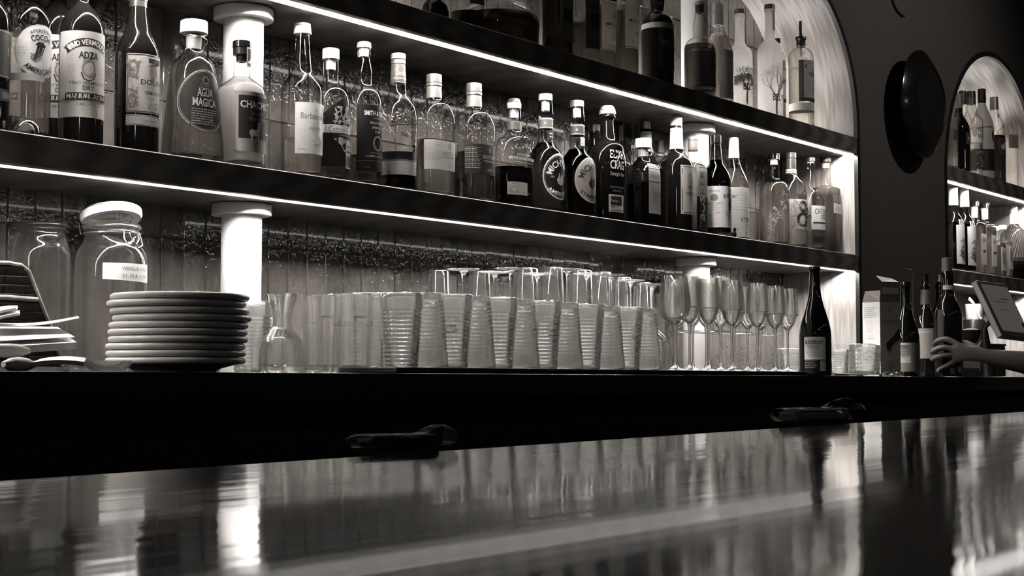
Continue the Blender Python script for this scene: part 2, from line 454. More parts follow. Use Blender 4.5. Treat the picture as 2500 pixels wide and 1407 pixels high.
# glazed tiles at the back of the long niche: every tile a slightly crooked pillow in one mesh
def tiles():
    m, nt, out = nmat('glazed_hand_made_tile'); b = bsdf(nt, tint(0.10), 0.05, 1.0, 0.0, 1.0)
    tc = N(nt, 'ShaderNodeTexCoord')
    n1 = N(nt, 'ShaderNodeTexNoise', Scale=9.0, Detail=5.0, Roughness=0.6); n2 = N(nt, 'ShaderNodeTexNoise', Scale=62.0, Detail=1.5, Roughness=0.45, Distortion=1.6)
    n3 = N(nt, 'ShaderNodeTexNoise', Scale=120.0, Detail=3.0)
    mp = N(nt, 'ShaderNodeMapping'); mp.inputs['Scale'].default_value = (1, 1, .55)
    L(nt, tc.outputs['Object'], mp.inputs['Vector'])
    L(nt, mp.outputs[0], n1.inputs['Vector']); L(nt, tc.outputs['Object'], n2.inputs['Vector']); L(nt, mp.outputs[0], n3.inputs['Vector'])
    at_ = N(nt, 'ShaderNodeAttribute', attribute_name='shade')
    ad = N(nt, 'ShaderNodeMath', operation='ADD'); L(nt, n1.outputs['Fac'], ad.inputs[0]); L(nt, at_.outputs['Fac'], ad.inputs[1])
    ml = N(nt, 'ShaderNodeMath', operation='MULTIPLY_ADD'); ml.inputs[1].default_value = 0.35; L(nt, n3.outputs['Fac'], ml.inputs[0]); L(nt, ad.outputs[0], ml.inputs[2])
    cr = N(nt, 'ShaderNodeValToRGB'); e = cr.color_ramp.elements
    e[0].position = 0.40; e[0].color = tint(0.06); e[1].position = 1.05; e[1].color = tint(0.20)
    L(nt, ml.outputs[0], cr.inputs[0]); L(nt, cr.outputs[0], b.inputs['Base Color'])
    bp = N(nt, 'ShaderNodeBump', Strength=0.38, Distance=0.0035); L(nt, n2.outputs['Fac'], bp.inputs['Height'])
    L(nt, bp.outputs[0], b.inputs['Normal']); L(nt, b.outputs[0], out.inputs[0])
    grout = plain('tile_grout', 0.26, 0.8, 0.2)
    W, H, g = 0.0625, 0.2935, 0.0018; rnd = random.Random(5)
    V = []; Fc = []; mi = []; sh = []
    x = XL - .03
    V += [(XL - .1, D + .0005, ZW0 + .02), (XR, D + .0005, ZW0 + .02), (XR, D + .0005, 2.49), (XL - .1, D + .0005, 2.49)]; Fc.append((0, 1, 2, 3)); mi.append(1); sh += [0] * 4
    while x < XR:
        for r in range(-1, 5):
            z0 = 1.385 + (r - 0) * H - H + H; z0 = 1.385 + (r - 1) * H
            z1 = min(z0 + H, 2.485)
            if z1 <= 1.0: continue
            s_ = rnd.uniform(-.16, .16); tx, tz = rnd.uniform(-.0012, .0012), rnd.uniform(-.0012, .0012); d0 = rnd.uniform(0, .0012)
            k = len(V)
            nx, nz = 3, 6
            for i in range(nx + 1):
                for j in range(nz + 1):
                    u, w = i / nx, j / nz
                    bx = x + g / 2 + (W - g) * (0 if i == 0 else 1 if i == nx else (0.035 if i == 1 else 0.965))
                    ww = 0 if j == 0 else 1 if j == nz else (.008 + .984 * (j - 1) / (nz - 2))
                    bz = z0 + g / 2 + (z1 - z0 - g) * ww
                    edge = i in (0, nx) or j in (0, nz)
                    y = D - d0 + tx * (u - .5) + tz * (w - .5) - (0.0 if edge else .0026 + rnd.uniform(0, .0005))
                    V.append((bx, y, bz)); sh.append(s_)
            for i in range(nx):
                for j in range(nz):
                    a = k + i * (nz + 1) + j; Fc.append((a, a + nz + 1, a + nz + 2, a + 1)); mi.append(0)
        x += W
    o = mesh_obj('wall_tiles', V, Fc, [m, grout], None, True, 18, mi)
    at2 = o.data.attributes.new('shade', 'FLOAT', 'POINT')
    at2.data.foreach_set('value', sh)
    # flip check is not needed: both sides render
    return tag(o, kind='structure')
tiles()
o = mesh_obj('wall_niche_back', [(X2L, D, ZW0), (X2R, D, ZW0), (X2R, D, 2.495), (X2L, D, 2.495)], [(0, 1, 2, 3)], M_BACKWOOD, None, False); tag(o, kind='structure')

m = MB().box((-1.2, -4.5, -.05), (9, .6, 0)); tag(m.build('floor', plain('dark_floor_boards', .03, .5), None, False), kind='structure')
m = MB().box((-1.2, -4.5, ZW1), (9, .6, ZW1 + .05)); tag(m.build('ceiling', plain('dark_ceiling_paint', .03, .8), None, False), kind='structure')
m = MB().box((-1.2, D + .02, 0), (9, D + .06, ZW1)); tag(m.build('wall_rear', M_CABINET, None, False), kind='structure')

# back counter: slab slightly out of level, black cabinet below
def slab():
    x0, x1 = -.6, 8.6; y0, y1 = -.52, D - .006; V = []
    for x in (x0, x1):
        z = zc(x); V += [(x, y0, z - .045), (x, y1, z - .045), (x, y1, z), (x, y0, z)]
    Fc = [(0, 1, 2, 3), (7, 6, 5, 4), (0, 4, 5, 1), (1, 5, 6, 2), (2, 6, 7, 3), (3, 7, 4, 0)]
    o = mesh_obj('back_counter', V, Fc, M_COUNTER); bevel(o, .0015, 2)
    m = MB().box((x0, -.49, 0), (x1, -.03, 1.005))
    c = m.build('cabinet_front', M_CABINET, o, False)
    return tag(o, 'long black back counter under the lit shelves, carrying plates and glasses', 'counter')
slab()

# ------------------------------------------------------------------ shelves with recessed light strips
M_LED = emit('led_strip_light', 100.0)
def make_diffuser():
    m, nt, out = nmat('light_strip_diffuser'); a = N(nt, 'ShaderNodeAddShader')
    e = N(nt, 'ShaderNodeEmission'); e.inputs[0].default_value = (1, .965, .92, 1); e.inputs[1].default_value = 0.52
    t = N(nt, 'ShaderNodeBsdfTransparent'); L(nt, e.outputs[0], a.inputs[0]); L(nt, t.outputs[0], a.inputs[1]); L(nt, a.outputs[0], out.inputs[0]); return m
M_DIFF = make_diffuser()
M_CHANNEL = plain('black_light_channel', 0.008, 0.5, 0.3)
def shelf(label, x0, x1, zb, zt, uplight=False):
    c0, c1, ch = 0.017, 0.050, 0.0145
    prof = [(0.002, zt), (0, zt - .002), (0, zb + .0015), (0.0015, zb), (c0, zb), (c0, zb + ch), (c1, zb + ch), (c1, zb), (D - .004, zb), (D - .004, zt)]
    n = len(prof); V = [(x0, y, z) for y, z in prof] + [(x1, y, z) for y, z in prof]
    Fc = [(i, (i + 1) % n, n + (i + 1) % n, n + i) for i in range(n)] + [tuple(range(n - 1, -1, -1)), tuple(range(n, 2 * n))]
    o = mesh_obj('wall_shelf', V, Fc, [M_SHELF, M_CHANNEL], None, True, 30, [1 if i in (4, 5, 6) else 0 for i in range(len(Fc))]); tag(o, label, 'shelf', group='wooden shelves with light strips')
    m = MB().box((x0 + .001, .0285, zb + .0085), (x1 - .001, .0365, zb + .0140)); st = m.build('light_strip', M_LED, o, False)
    q = mesh_obj('diffuser', [(x0 + .0005, c0, zb + .0006), (x1 - .0005, c0, zb + .0006), (x1 - .0005, c1, zb + .0006), (x0 + .0005, c1, zb + .0006)], [(0, 1, 2, 3)], M_DIFF, st, False)
    if uplight:
        m = MB().box((x0 + .004, D - .050, zt + .0005), (x1 - .004, D - .040, zt + .006)); m.build('rear_light_strip', M_UP, o, False)
    return o
M_UP = emit('rear_led_strip_light', 42.0)
shelf('lower long dark wooden shelf with glowing strip under its front edge', XL + RIM + .001, XR - RIM - .001, Z1B, Z1T)
shelf('upper long dark wooden shelf with glowing strip, holding whisky and vodka', XL + RIM + .001, XR - RIM - .001, Z2B, Z2T, True)
shelf('short lower shelf in the narrow arched niche on the right', X2L + RIM + .001, X2R - RIM - .001, Z1B, Z1T)
shelf('short upper shelf in the narrow arched niche on the right', X2L + RIM + .001, X2R - RIM - .001, Z2B, Z2T, True)

# ------------------------------------------------------------------ columns
M_COL = plain('white_painted_plaster', 0.74, 0.55, 0.3)
def column(px, py, z0, z1, label, cap=True):
    p = at(px, py, .15); h = z1 - z0 - .002
    t = thing('white_column', label, 'column', (p.x, .15, z0 + .001), 0, 'round white shelf supports')
    sh = MB().lathe([(0, 0), (.043, 0), (.043, h - (.024 if cap else 0)), (0, h - (.024 if cap else 0))], 40).build('shaft', M_COL, t)
    if cap:
        c = MB().lathe([(0, h - .024), (.064, h - .024), (.064, h), (0, h)], 48).build('capital', M_COL, t); bevel(c, .0015, 2, 30, 40)
CX1, CX2 = (589.5, 560), (1699.5, 670)
column(*CX1, zc(at(*CX1, .15).x), Z1B, 'white round column on the counter, behind the stack of plates')
column(*CX1, Z1T, Z2B, 'white round column on the lower shelf, behind the bottle with the white llama')
column(*CX2, zc(at(*CX2, .15).x), Z1B, 'white round column on the counter, behind the row of flutes')
column(*CX2, Z1T, Z2B, 'white round column on the lower shelf, behind the dark bottle with white neck label')
column(*CX2, Z2T, 2.46, 'white round column on the upper shelf, right of the black whisky bottle')
# ------------------------------------------------------------------ bottles
def sstep(a, b, x):
    t = min(1, max(0, (x - a) / (b - a))); return t * t * (3 - 2 * t)
GROUPS = {1: 'bottles on the lower shelf', 2: 'bottles on the upper shelf'}
def bottle(label, xc, outline, Y=0.10, shelf=1, glass=None, liq=None, caps=(), labels=(), sq=2.0, flat=1.0, name='liquor_bottle',
           cat='bottle', base=None, group=None, hidden=False, rz=None, extra=None, nseg=36, wall=0.0):
    """outline: [(image y, half width in px)] from the lip down; the last width runs to the base"""
    glass = glass or M_CLEAR
    zb = {1: Z1T, 2: Z2T}.get(shelf, None)
    p = at(xc, outline[-1][0], Y); X = p.x
    if zb is None: zb = base if base is not None else zc(X)
    s = depth((X, Y, zb + .1)) / F
    psic = math.atan2(-X, Y - CAM.y)
    rz = rz if rz is not None else 0.0       # turn of the bottle about its axis
    hmax = max(h for _, h in outline)
    def shp(psi, w):
        n = 2 + (sq - 2) * w; f = 1 + (flat - 1) * w; q = psi - rz
        return 1.0 / ((abs(math.sin(q)) ** n + (abs(math.cos(q)) / f) ** n) ** (1 / n))
    def sil(w):
        return max(shp(psic + math.radians(a), w) * math.sin(math.radians(a)) for a in range(10, 171, 2))
    prof = []
    for py, hw in outline:
        w = sstep(.62, .92, hw / hmax); z = at(xc, py, Y).z - zb
        prof.append((hw * s / sil(w), z))
    rmax = max(r for r, _ in prof)
    hb = prof[-1][0]
    prof.append((hb, .012)); prof.append((hb, .012)); prof.append((hb * .985, .003)); prof.append((hb * .90, 0.0))
    sm = smooth_prof(prof, 4)
    def wr(r): return sstep(.62, .92, r / rmax)
    def rad(z):
        for (r0, z0), (r1, z1) in zip(sm, sm[1:]):
            if z1 <= z <= z0: return r0 if z0 - z1 < 1e-9 else r0 + (r1 - r0) * (z0 - z) / (z0 - z1)
        return sm[0][0] if z > sm[0][1] else hb
    t = thing(name, label, cat, (X, Y, zb + .0004), 0, group or GROUPS.get(shelf, 'bottles'))
    def skin(pr, nm, mt, par, n=nseg, cap_top=False, cap_bot=True):
        V = []; Fc = []
        for r, z in pr:
            w = wr(r)
            for j in range(n):
                a = 2 * math.pi * j / n; q = r * shp(a, w); V.append((q * math.sin(a), -q * math.cos(a), z))
        for i in range(len(pr) - 1):
            for j in range(n):
                j2 = (j + 1) % n; Fc.append((i * n + j, (i + 1) * n + j, (i + 1) * n + j2, i * n + j2))
        if cap_bot: Fc.append(tuple((len(pr) - 1) * n + j for j in range(n)))
        if cap_top: Fc.append(tuple(range(n - 1, -1, -1)))
        return mesh_obj(nm, V, Fc, mt, par, True, 50)
    if wall:                 # open vessel: outer and inner wall in one closed skin
        wt = wall; inner = [(max(r - wt, .001), z - (.0004 if i == 0 else 0)) for i, (r, z) in enumerate(sm) if z > .016] + [(hb - wt, .014), (hb * .6, .010)]
        body = skin(inner[::-1] + sm, 'glass_body', glass, t, nseg, True, True)
    else: body = skin(sm, 'glass_body', glass, t)
    if wall: pass
    elif glass in (M_CLEAR, M_FROST) or glass.name.startswith('tinted'):
        q = hb * .93       # thick glass foot
        V = []; Fc = []
        foot = [(q * .25, .012), (q * .8, .010), (q, .016), (q, .008), (q * .8, .004)]
        skin(foot, 'glass_foot', M_STEM, t, 28, True, True)
    if liq:
        lv = at(xc, liq[0], Y).z - zb; pr = []
        for r, z in sm:
            if z < lv - .001 and z > .02: pr.append((max(r - .0018, .004), z))
        pr = [(max(rad(lv) - .0018, .004), lv)] + pr + [(hb - .002, .019), (hb * .9, .0175)]
        skin(pr, 'liquid', liq[1], t, 32, True, True)
    for k, c in enumerate(caps):
        y0, y1, h0, h1, mt = c[:5]; nm = c[5] if len(c) > 5 else 'cap'
        za, zb2 = at(xc, y0, Y).z - zb, at(xc, y1, Y).z - zb
        m = MB(); r0, r1 = h0 * s, h1 * s; bv = min(.0016, r0 * .15)
        m.lathe([(0, za), (r0 - bv, za), (r0 - bv, za), (r0, za - bv), (r1, zb2 + bv * .5), (r1 - bv * .5, zb2), (r1 * .5, zb2)], 28)
        m.build(nm, mt, t)
    for lb in labels:
        y0, y1 = lb['y']; z0, z1 = at(xc, y1, Y).z - zb, at(xc, y0, Y).z - zb; zm = (z0 + z1) / 2
        pc = math.radians(lb.get('psi', 0.0)) + rz
        rl = lb.get('r', None)
        def rr(psi, z, rl=rl):
            r = rl * s if rl else rad(z); return r * shp(psi, wr(r) if not rl else 0)
        boxy = sq > 3
        rloc = rad(zm) * shp(pc, wr(rad(zm))) if not rl else rl * s
        def mapper(a, b, off, pc=pc, zm=zm, rloc=rloc, rr=rr):
            psi = pc + (math.atan(a / rloc) if boxy else a / rloc); z = zm + b
            q = rr(psi, z) + off; return (q * math.sin(psi), -q * math.cos(psi), z)
        if 'hw' in lb: ha = lb['hw'] * s
        else:
            rp = rad(zm) * sil(wr(rad(zm))) / s if not rl else rl
            a = max(-.999, min(.999, (lb['L'] - xc) / rp)); pl = math.asin(a) + psic
            if 'R' in lb:
                prr = math.asin(max(-.999, min(.999, (lb['R'] - xc) / rp))) + psic
                pc2 = (pl + prr) / 2; ha = (prr - pl) / 2 * rloc
                def mapper(a, b, off, pc=pc2, zm=zm, rloc=rloc, rr=rr):
                    psi = pc + a / rloc; z = zm + b
                    q = rr(psi, z) + off; return (q * math.sin(psi), -q * math.cos(psi), z)
            else:
                ha = (pc - pl) * rloc if not boxy else math.tan(min(1.2, pc - pl)) * rloc
        hb2 = (z1 - z0) / 2
        shape = lb.get('shape', 'rect'); par = t
        if lb.get('mat') is not None:
            V = []; Fc = []; na = max(6, int(2 * ha / .004)); nb = max(2, int(2 * hb2 / .012))
            if shape == 'rect':
                top = lb.get('top'); bot = lb.get('bot')
                for i in range(na + 1):
                    a = -ha + 2 * ha * i / na
                    bt = hb2 + (top(a / ha) * s if top else 0); bb = -hb2 + (bot(a / ha) * s if bot else 0)
                    for j in range(nb + 1): V.append(mapper(a, bb + (bt - bb) * j / nb, .0004))
                for i in range(na):
                    for j in range(nb):
                        k = i * (nb + 1) + j; Fc.append((k, k + nb + 1, k + nb + 2, k + 1))
            else:
                n = 32; nr = 5
                for i in range(nr + 1):
                    for j in range(n):
                        an = 2 * math.pi * j / n; V.append(mapper(ha * i / nr * math.cos(an), hb2 * i / nr * math.sin(an), .0004))
                for i in range(nr):
                    for j in range(n):
                        j2 = (j + 1) % n; Fc.append((i * n + j, (i + 1) * n + j, (i + 1) * n + j2, i * n + j2))
            par = mesh_obj(lb.get('name', 'label'), V, Fc, lb['mat'], t, True, 60)
        if lb.get('art'):
            H = ha / s; B = hb2 / s
            pcs = art(lb['art'](H, B), s)
            decal('lettering', pcs, mapper, par)
    if extra: extra(t, s, rad, X, Y, zb, prof)
    return t
K = ink(.03); KG = ink(.22); KM = ink(.40); WH = ink(.80); LG = ink(.55)
P8 = paper(.72); P6 = paper(.52); P4 = paper(.34); PK = plain('black_label_paper', .012, .5, .3); PD = plain('dark_grey_label_paper', .06, .55, .3)
def circ(da, db, r, n=14, a0=0, a1=360):
    return [(da + r * math.cos(math.radians(a0 + (a1 - a0) * i / n)), db + r * math.sin(math.radians(a0 + (a1 - a0) * i / n))) for i in range(n + 1)]
def spiral(da, db, r, turns, sg=1, a0=0, n=18):
    return [(da + sg * r * (1 - i / n * .8) * math.cos(a0 + turns * 6.283 * i / n), db + r * (1 - i / n * .8) * math.sin(a0 + turns * 6.283 * i / n)) for i in range(n + 1)]
def leafs(da, db, w, h, k, mt, seed):
    r = random.Random(seed); o = []
    for _ in range(k):
        x, y = da + r.uniform(-w, w), db + r.uniform(-h, h); a = r.uniform(0, 6.28); q = r.uniform(.10, .2) * min(w, h) + 1.2
        o.append(('p', [(x + q * 1.8 * math.cos(a), y + q * 1.8 * math.sin(a)), (x + q * .6 * math.cos(a + 1.57), y + q * .6 * math.sin(a + 1.57)),
                        (x - q * 1.8 * math.cos(a), y - q * 1.8 * math.sin(a)), (x - q * .6 * math.cos(a + 1.57), y - q * .6 * math.sin(a + 1.57))], mt))
    return o

# ------------------------------ lower shelf, from the left
bottle('dark bottle cut by the left frame edge, leftmost on the lower shelf', -34, [(-95, 15), (-60, 16), (-5, 32), (30, 50), (60, 55), (200, 55)], glass=M_DARKGLASS,
       labels=[dict(y=(78, 195), psi=-12, hw=100, mat=PD, art=lambda H, B: [('t', 'NO', 62, 8, 22, KM), ('r', -H, H, B - 5, B - 3, KM), ('r', -H, H, -B + 3, -B + 5, KM)]),
               dict(y=(222, 252), psi=-12, hw=96, mat=PD, art=lambda H, B: [('r', 20, 92, -8, 8, KG)])])

def cocchi_art(H, B):
    o = [('ring', 0, 0, H, B, 2.0, LG), ('t', 'APERITIVO', 0, -14, 7.5, K, dict(arc=(64, 1), w=64)), ('t', 'COCCHI', 0, -26, 14, K, dict(arc=(60, 1), bold=.05, w=56)),
         ('t', 'AMERICANO', 0, 8, 13, K, dict(arc=(58, -1), bold=.04, w=88))]
    for i in range(5): o.append(('l', [(-20 + i * 4.5, -24 + 3 * i), (-10 + i * 4.6, 16 + (i % 2) * 7)], 2.6, K))
    for i in range(4): o.append(('l', [(-28, -20 + 4 * i), (-14, -26 + 5 * i)], 2.2, K))
    o.append(('p', [(-18, 14), (-10, 22), (2, 20), (10, 12), (4, 8), (-8, 10)], K))
    o += lines(3, -60, -36, 6, 7, 1.6, KM)
    return o
bottle('clear aperitif bottle with round white label, standing behind the small glass dome', 68, [(-95, 15), (-20, 17), (2, 21), (22, 38), (48, 51), (75, 53), (250, 53)], liq=(88, LIQ_CLEAR),
       labels=[dict(y=(68, 198), psi=0, hw=66, shape='oval', mat=P8, art=cocchi_art),
               dict(y=(188, 206), psi=-40, hw=46, mat=P6)])

def adza_art(H, B):
    o = [('t', 'VINO VERMOUTH', 0, -18, 15, WH, dict(arc=(88, 1), bold=.03, w=96))]
    band = []
    for i in range(15):
        a = math.radians(-40 + 80 * i / 14); band.append((100 * math.sin(a), 100 * math.cos(a) - 12))
    for i in range(15):
        a = math.radians(40 - 80 * i / 14); band.append((80 * math.sin(a), 80 * math.cos(a) - 12))
    o = [('p', band, K), ('t', 'VINO VERMOUTH', 0, -12, 13, WH, dict(arc=(90, 1), bold=.03, w=112)),
         ('t', 'ADZA', 0, 46, 16, K, dict(bold=.07, w=48)), ('ring', 0, 14, 17, 21, 4, KG), ('o', 0, 12, 11, 14, KM), ('l', [(-18, 4), (-12, -12), (0, -16), (12, -12), (18, 4)], 3, K),
         ('l', [(-14, 30), (0, 36), (14, 30)], 4, KG), ('l', spiral(-40, 10, 13, 1.4), 1.4, KM), ('l', spiral(40, 10, 13, 1.4, -1), 1.4, KM),
         ('l', [(-36, -8), (-34, -50)], 1, KM), ('l', [(-32, -8), (-30, -50)], 1, KM), ('l', spiral(-46, 42, 10, 1.2), 1.2, KM),
         ('t', 'VINO VERMOUTH', 0, -22, 8, K, dict(w=92)), ('t', 'DRY', 0, -34, 11, K, dict(bold=.04, w=28)), ('r', -56, 56, -63, -46, K), ('t', 'MANUEL ACHA', 0, -54, 11, WH, dict(bold=.05, w=104)),
         ('t', 'AMURRIO', 0, -74, 9, KG, dict(w=62)), ('t', '(ALAVA)', 0, -86, 6, KM, dict(w=34)), ('t', '75 CL', 0, -95, 5, KM)]
    return o
for (xc, Y, lab) in ((134, .205, 'second white vermouth bottle, half hidden between the round label and its twin'),
                     (197, .095, 'dark vermouth bottle with full white label and coat of arms, third from left')):
    bottle(lab, xc, [(-96, 14.5), (-80, 14), (0, 15), (8, 16), (22, 27), (42, 42), (62, 51), (85, 53.5), (300, 53.5)] if Y < .2 else [(-80, 12.5), (-5, 13), (6, 16), (20, 28), (38, 41), (60, 46), (85, 47), (280, 47)],
           Y=Y, glass=M_GREENGLASS, name='vermouth_bottle', group='twin vermouth bottles',
           labels=[dict(y=(86, 295) if Y < .2 else (94, 296), psi=-18, hw=82 if Y < .2 else 74, mat=P6, art=adza_art)])

def dolin_art(H, B):
    o = [('r', -H + 1, H - 1, B - 4, B - 2, K), ('r', -H + 1, H - 1, -B + 2, -B + 4, K), ('r', -H + 2, -H + 4, -B + 2, B - 2, K), ('r', H - 4, H - 2, -B + 2, B - 2, K), ('ring', -H + 17, 34, 12, 22, 4, KG), ('ring', -H + 15, -44, 10, 18, 4, KG)]
    o += leafs(-H + 18, 36, 14, 22, 26, KG, 1) + leafs(-H + 16, -36, 12, 26, 26, KG, 2) + leafs(4, -54, 24, 7, 18, KG, 3)
    o += leafs(H - 16, 36, 12, 22, 16, KG, 4) + leafs(H - 16, -36, 12, 26, 16, KG, 5)
    o += [('o', 4, 28, 12, 16, KG), ('r', -10, 28, 50, 62, K), ('t', 'DOLIN', 0, 3, 13, K, dict(w=58)), ('t', 'VERMOUTH', 2, -23, 9, K, dict(bold=.04, w=44)), ('t', 'Dry', 2, -12, 6, KM), ('t', 'CHAMBERY', 2, -36, 6, KM, dict(w=34))]
    return o
bottle('dark aperitif bottle with ornate framed label, silver ringed neck', 334, [(-20, 19), (2, 22), (4, 20), (20, 20.5), (50, 24), (75, 30), (100, 42), (122, 51), (140, 53), (250, 53)], glass=M_GREENGLASS, name='aperitif_bottle',
       caps=[(-62, 20, 20.5, 21.5, M_DARKFOIL), (-2, 4, 23, 23, M_SILVER, 'neck_ring')],
       labels=[dict(y=(141, 284), psi=2, L=309, mat=P6, art=dolin_art), dict(y=(289, 315), psi=2, L=309, mat=P6, art=lambda H, B: [('t', 'Louis Hermann', 0, 0, 9, KG, dict(w=50)), ('r', -H + 2, H - 2, B - 3, B - 2, K), ('r', -H + 2, H - 2, -B + 2, -B + 3, K)])])

def agua_art(H, B):
    return [('ring', 0, 0, H - 2, B - 2, 2, LG), ('ring', 0, 0, H - 6, B - 6, 1, KM), ('t', 'AGUA', 0, 20, 20, LG, dict(w=44, bold=.05)), ('t', 'MAGICA', 0, -4, 20, LG, dict(w=64, bold=.05)),
            ('l', circ(0, 50, 8), 2, KM)] + lines(7, -34, 34, -22, 6, 1.8, KM) + lines(3, -14, 14, 40, 5, 1.5, KM)
M_OVAL = plain('dark_pearl_label', .05, .3, .4)
bottle('cone shaped clear decanter bottle with fat white stopper and dark oval label', 470, Y=.09, outline=[(83, 31), (90, 30), (98, 34), (104, 33), (114, 25), (128, 25), (146, 40), (162, 50), (190, 56), (240, 63), (300, 69), (350, 74), (372, 75)],
       liq=(152, LIQ_PALE), caps=[(52, 83, 33, 34, M_WHITECAP, 'stopper'), (86, 122, 19, 18, M_CORKLIGHT, 'cork')], sq=2.4, flat=.8,
       labels=[dict(y=(176, 331), psi=-8, hw=66, shape='oval', mat=M_OVAL, art=agua_art)])

def llama(x, y, k):
    pts = [(-14, 0), (-14, 12), (-17, 18), (-16, 25), (-10, 28), (2, 27), (7, 30), (8, 42), (7, 47), (10, 46), (11, 50), (13, 47), (17, 44), (14, 41), (14, 28), (13, 18), (12, 0), (9, 0), (8, 13), (4, 14), (4, 0), (1, 0), (0, 13), (-6, 13), (-8, 0), (-11, 0), (-10, 13), (-12, 8)]
    return [(x + a * k, y + b * k) for a, b in pts]
def chacho_art(H, B):
    return [('r', -H + 10, H - 10, -B + 32, B - 10, K), ('t', 'CHACHO', 0, 42, 17, WH, dict(bold=.05, w=84)), ('t', 'Jalapeno', 2, 22, 8, KG), ('t', 'Aguardiente', 4, 8, 9, KG, dict(w=52)),
            ('p', llama(-4, -46, .98), WH), ('t', '750 ML', -24, -B + 13, 4, KM), ('t', 'MIAMI FLORIDA', 14, -B + 13, 4, KM)]
bottle('square shouldered clear bottle with cloudy spirit and white llama on black label', 588, Y=.075, outline=[(132, 21), (140, 20), (186, 20.5), (196, 30), (210, 49), (224, 57), (240, 58.5), (380, 58.5)], liq=(216, LIQ_CLOUDY), sq=2.6,
       caps=[(101, 118, 22.5, 23, M_BLACKGLOSS), (118, 136, 22, 21.5, M_BLACK, 'cap_seal'), (136, 152, 14, 13, M_BLACK, 'stopper')],
       labels=[dict(y=(232, 378), psi=0, L=571, mat=P4, art=chacho_art),
               dict(y=(118, 166), psi=12, hw=9, r=22.6, mat=P4, name='seal_tag', art=lambda H, B: [('r', -H + 3, H - 3, -B + 4, B - 4, K), ('p', llama(0, -18, .3), WH)])])

def barb_art(H, B):
    o = [('t', 'Barbancourt', 0, 30, 15, KG, dict(w=84)), ('t', 'R', 0, 44, 9, KM), ('t', 'WHITE', -4, -1, 8, KG, dict(w=36)), ('t', 'HAITI', 4, -40, 7, KG), ('t', 'Spiribam', -38, -B + 10, 4, K), ('p', [(6, -16), (22, -30), (16, -34), (4, -24)], KM)]
    for i, b in enumerate((40, 24, 14, -8, -24, -30)): o.append(('l', [(-H + 20 * i / 6, b), (-10, b - 5 + 3 * (i % 2)), (30, b + 2), (H, b - 5)], 1.2, LG))
    return o
bottle('clear white rum bottle with white cap and wrinkled white label', 736, [(82, 18), (110, 19), (150, 22), (176, 27), (194, 38), (212, 48), (232, 50.5), (400, 50.5)], liq=(342, LIQ_CLEAR), name='rum_bottle',
       caps=[(58, 64, 20, 20, M_WHITECAP, 'cap'), (65, 84, 20.5, 22, M_WHITECAP, 'cap_band')],
       labels=[dict(y=(258, 382), psi=0, L=720, mat=P8, art=barb_art)])

def cotton_art(H, B):
    o = [('p', [(-H, B - 62), (-2, B - 2), (H, B - 44), (H, B - 92), (-H, B - 92)], P6), ('p', [(-18, 18), (-10, 52), (-2, 26), (6, 60), (14, 24), (24, 50), (30, 14), (0, 8)], P4),
         ('r', -H, H, -4, 16, P8), ('t', 'Cotton & Reed', 2, 5, 15, KG, dict(w=88)), ('t', 'WASHINGTON DC', 10, -9, 4, KM),
         ('p', [(-H, -12), (0, -20), (20, -60), (-H, -70)], PD), ('p', [(-30, -18), (-10, -14), (6, -20), (22, -16), (34, -22), (20, -34), (0, -50), (-10, -34)], KM),
         ('r', 4, 38, -88, -28, P8), ('r', 6.5, 35.5, -85.5, -30.5, K), ('t', 'PX DARK', 20, -41, 9, WH, dict(w=26, bold=.05)), ('t', 'RUM', 16, -54, 9, WH, dict(w=17, bold=.05))]
    for i in range(7): o.append(('l', circ(-4 + i * 4, -40, 16 - i, 8, 20, 120), 1.2, KM))
    o += leafs(0, 40, 26, 20, 34, KM, 9)
    return o
bottle('short dark rum bottle with white stopper and mountain label cut diagonally', 806, [(146, 19), (160, 19.5), (200, 19.5), (208, 24), (222, 38), (238, 45), (258, 47), (400, 47)], liq=(300, LIQ_MID), name='rum_bottle',
       caps=[(120, 146, 20.5, 21, M_WHITECAP, 'stopper'), (147, 172, 13, 12, M_CORKLIGHT, 'cork')],
       labels=[dict(y=(243, 412), psi=0, L=772, mat=PK, top=lambda q: -62 * abs(q + .05), art=cotton_art)])

bottle('rum bottle with bulging glass neck, pale stopper and tall black label', 887, [(117, 17), (136, 17), (142, 15), (158, 18), (176, 20.5), (198, 20), (212, 24), (226, 37), (246, 44), (268, 45), (400, 45)], liq=(383, LIQ_MID), name='rum_bottle',
       caps=[(104, 118, 17, 18, M_WHITECAP, 'stopper'), (119, 140, 12, 11.5, M_CORKLIGHT, 'cork')],
       labels=[dict(y=(263, 424), psi=2, L=871, mat=PK, art=lambda H, B: [('t', 'SMITH & CROSS', 0, B - 20, 11, WH, dict(w=74, bold=.04)), ('t', 'LONDON', 0, B - 32, 4, KM), ('t', 'TRADITIONAL', 0, B - 44, 6, LG, dict(w=46)), ('t', 'JAMAICA', 0, B - 55, 6, LG), ('t', 'RUM', 0, B - 65, 6, LG),
                ('ring', 0, -12, 15, 19, 5, KG), ('t', 'NAVY STRENGTH', 0, -36, 4, KG), ('t', 'PLUMMER & WEDDERBURN', 0, -44, 4.5, KM, dict(w=66)), ('r', -H, H, -56, -55, KG), ('t', '750 ML', -30, -B + 10, 3, KM)])])

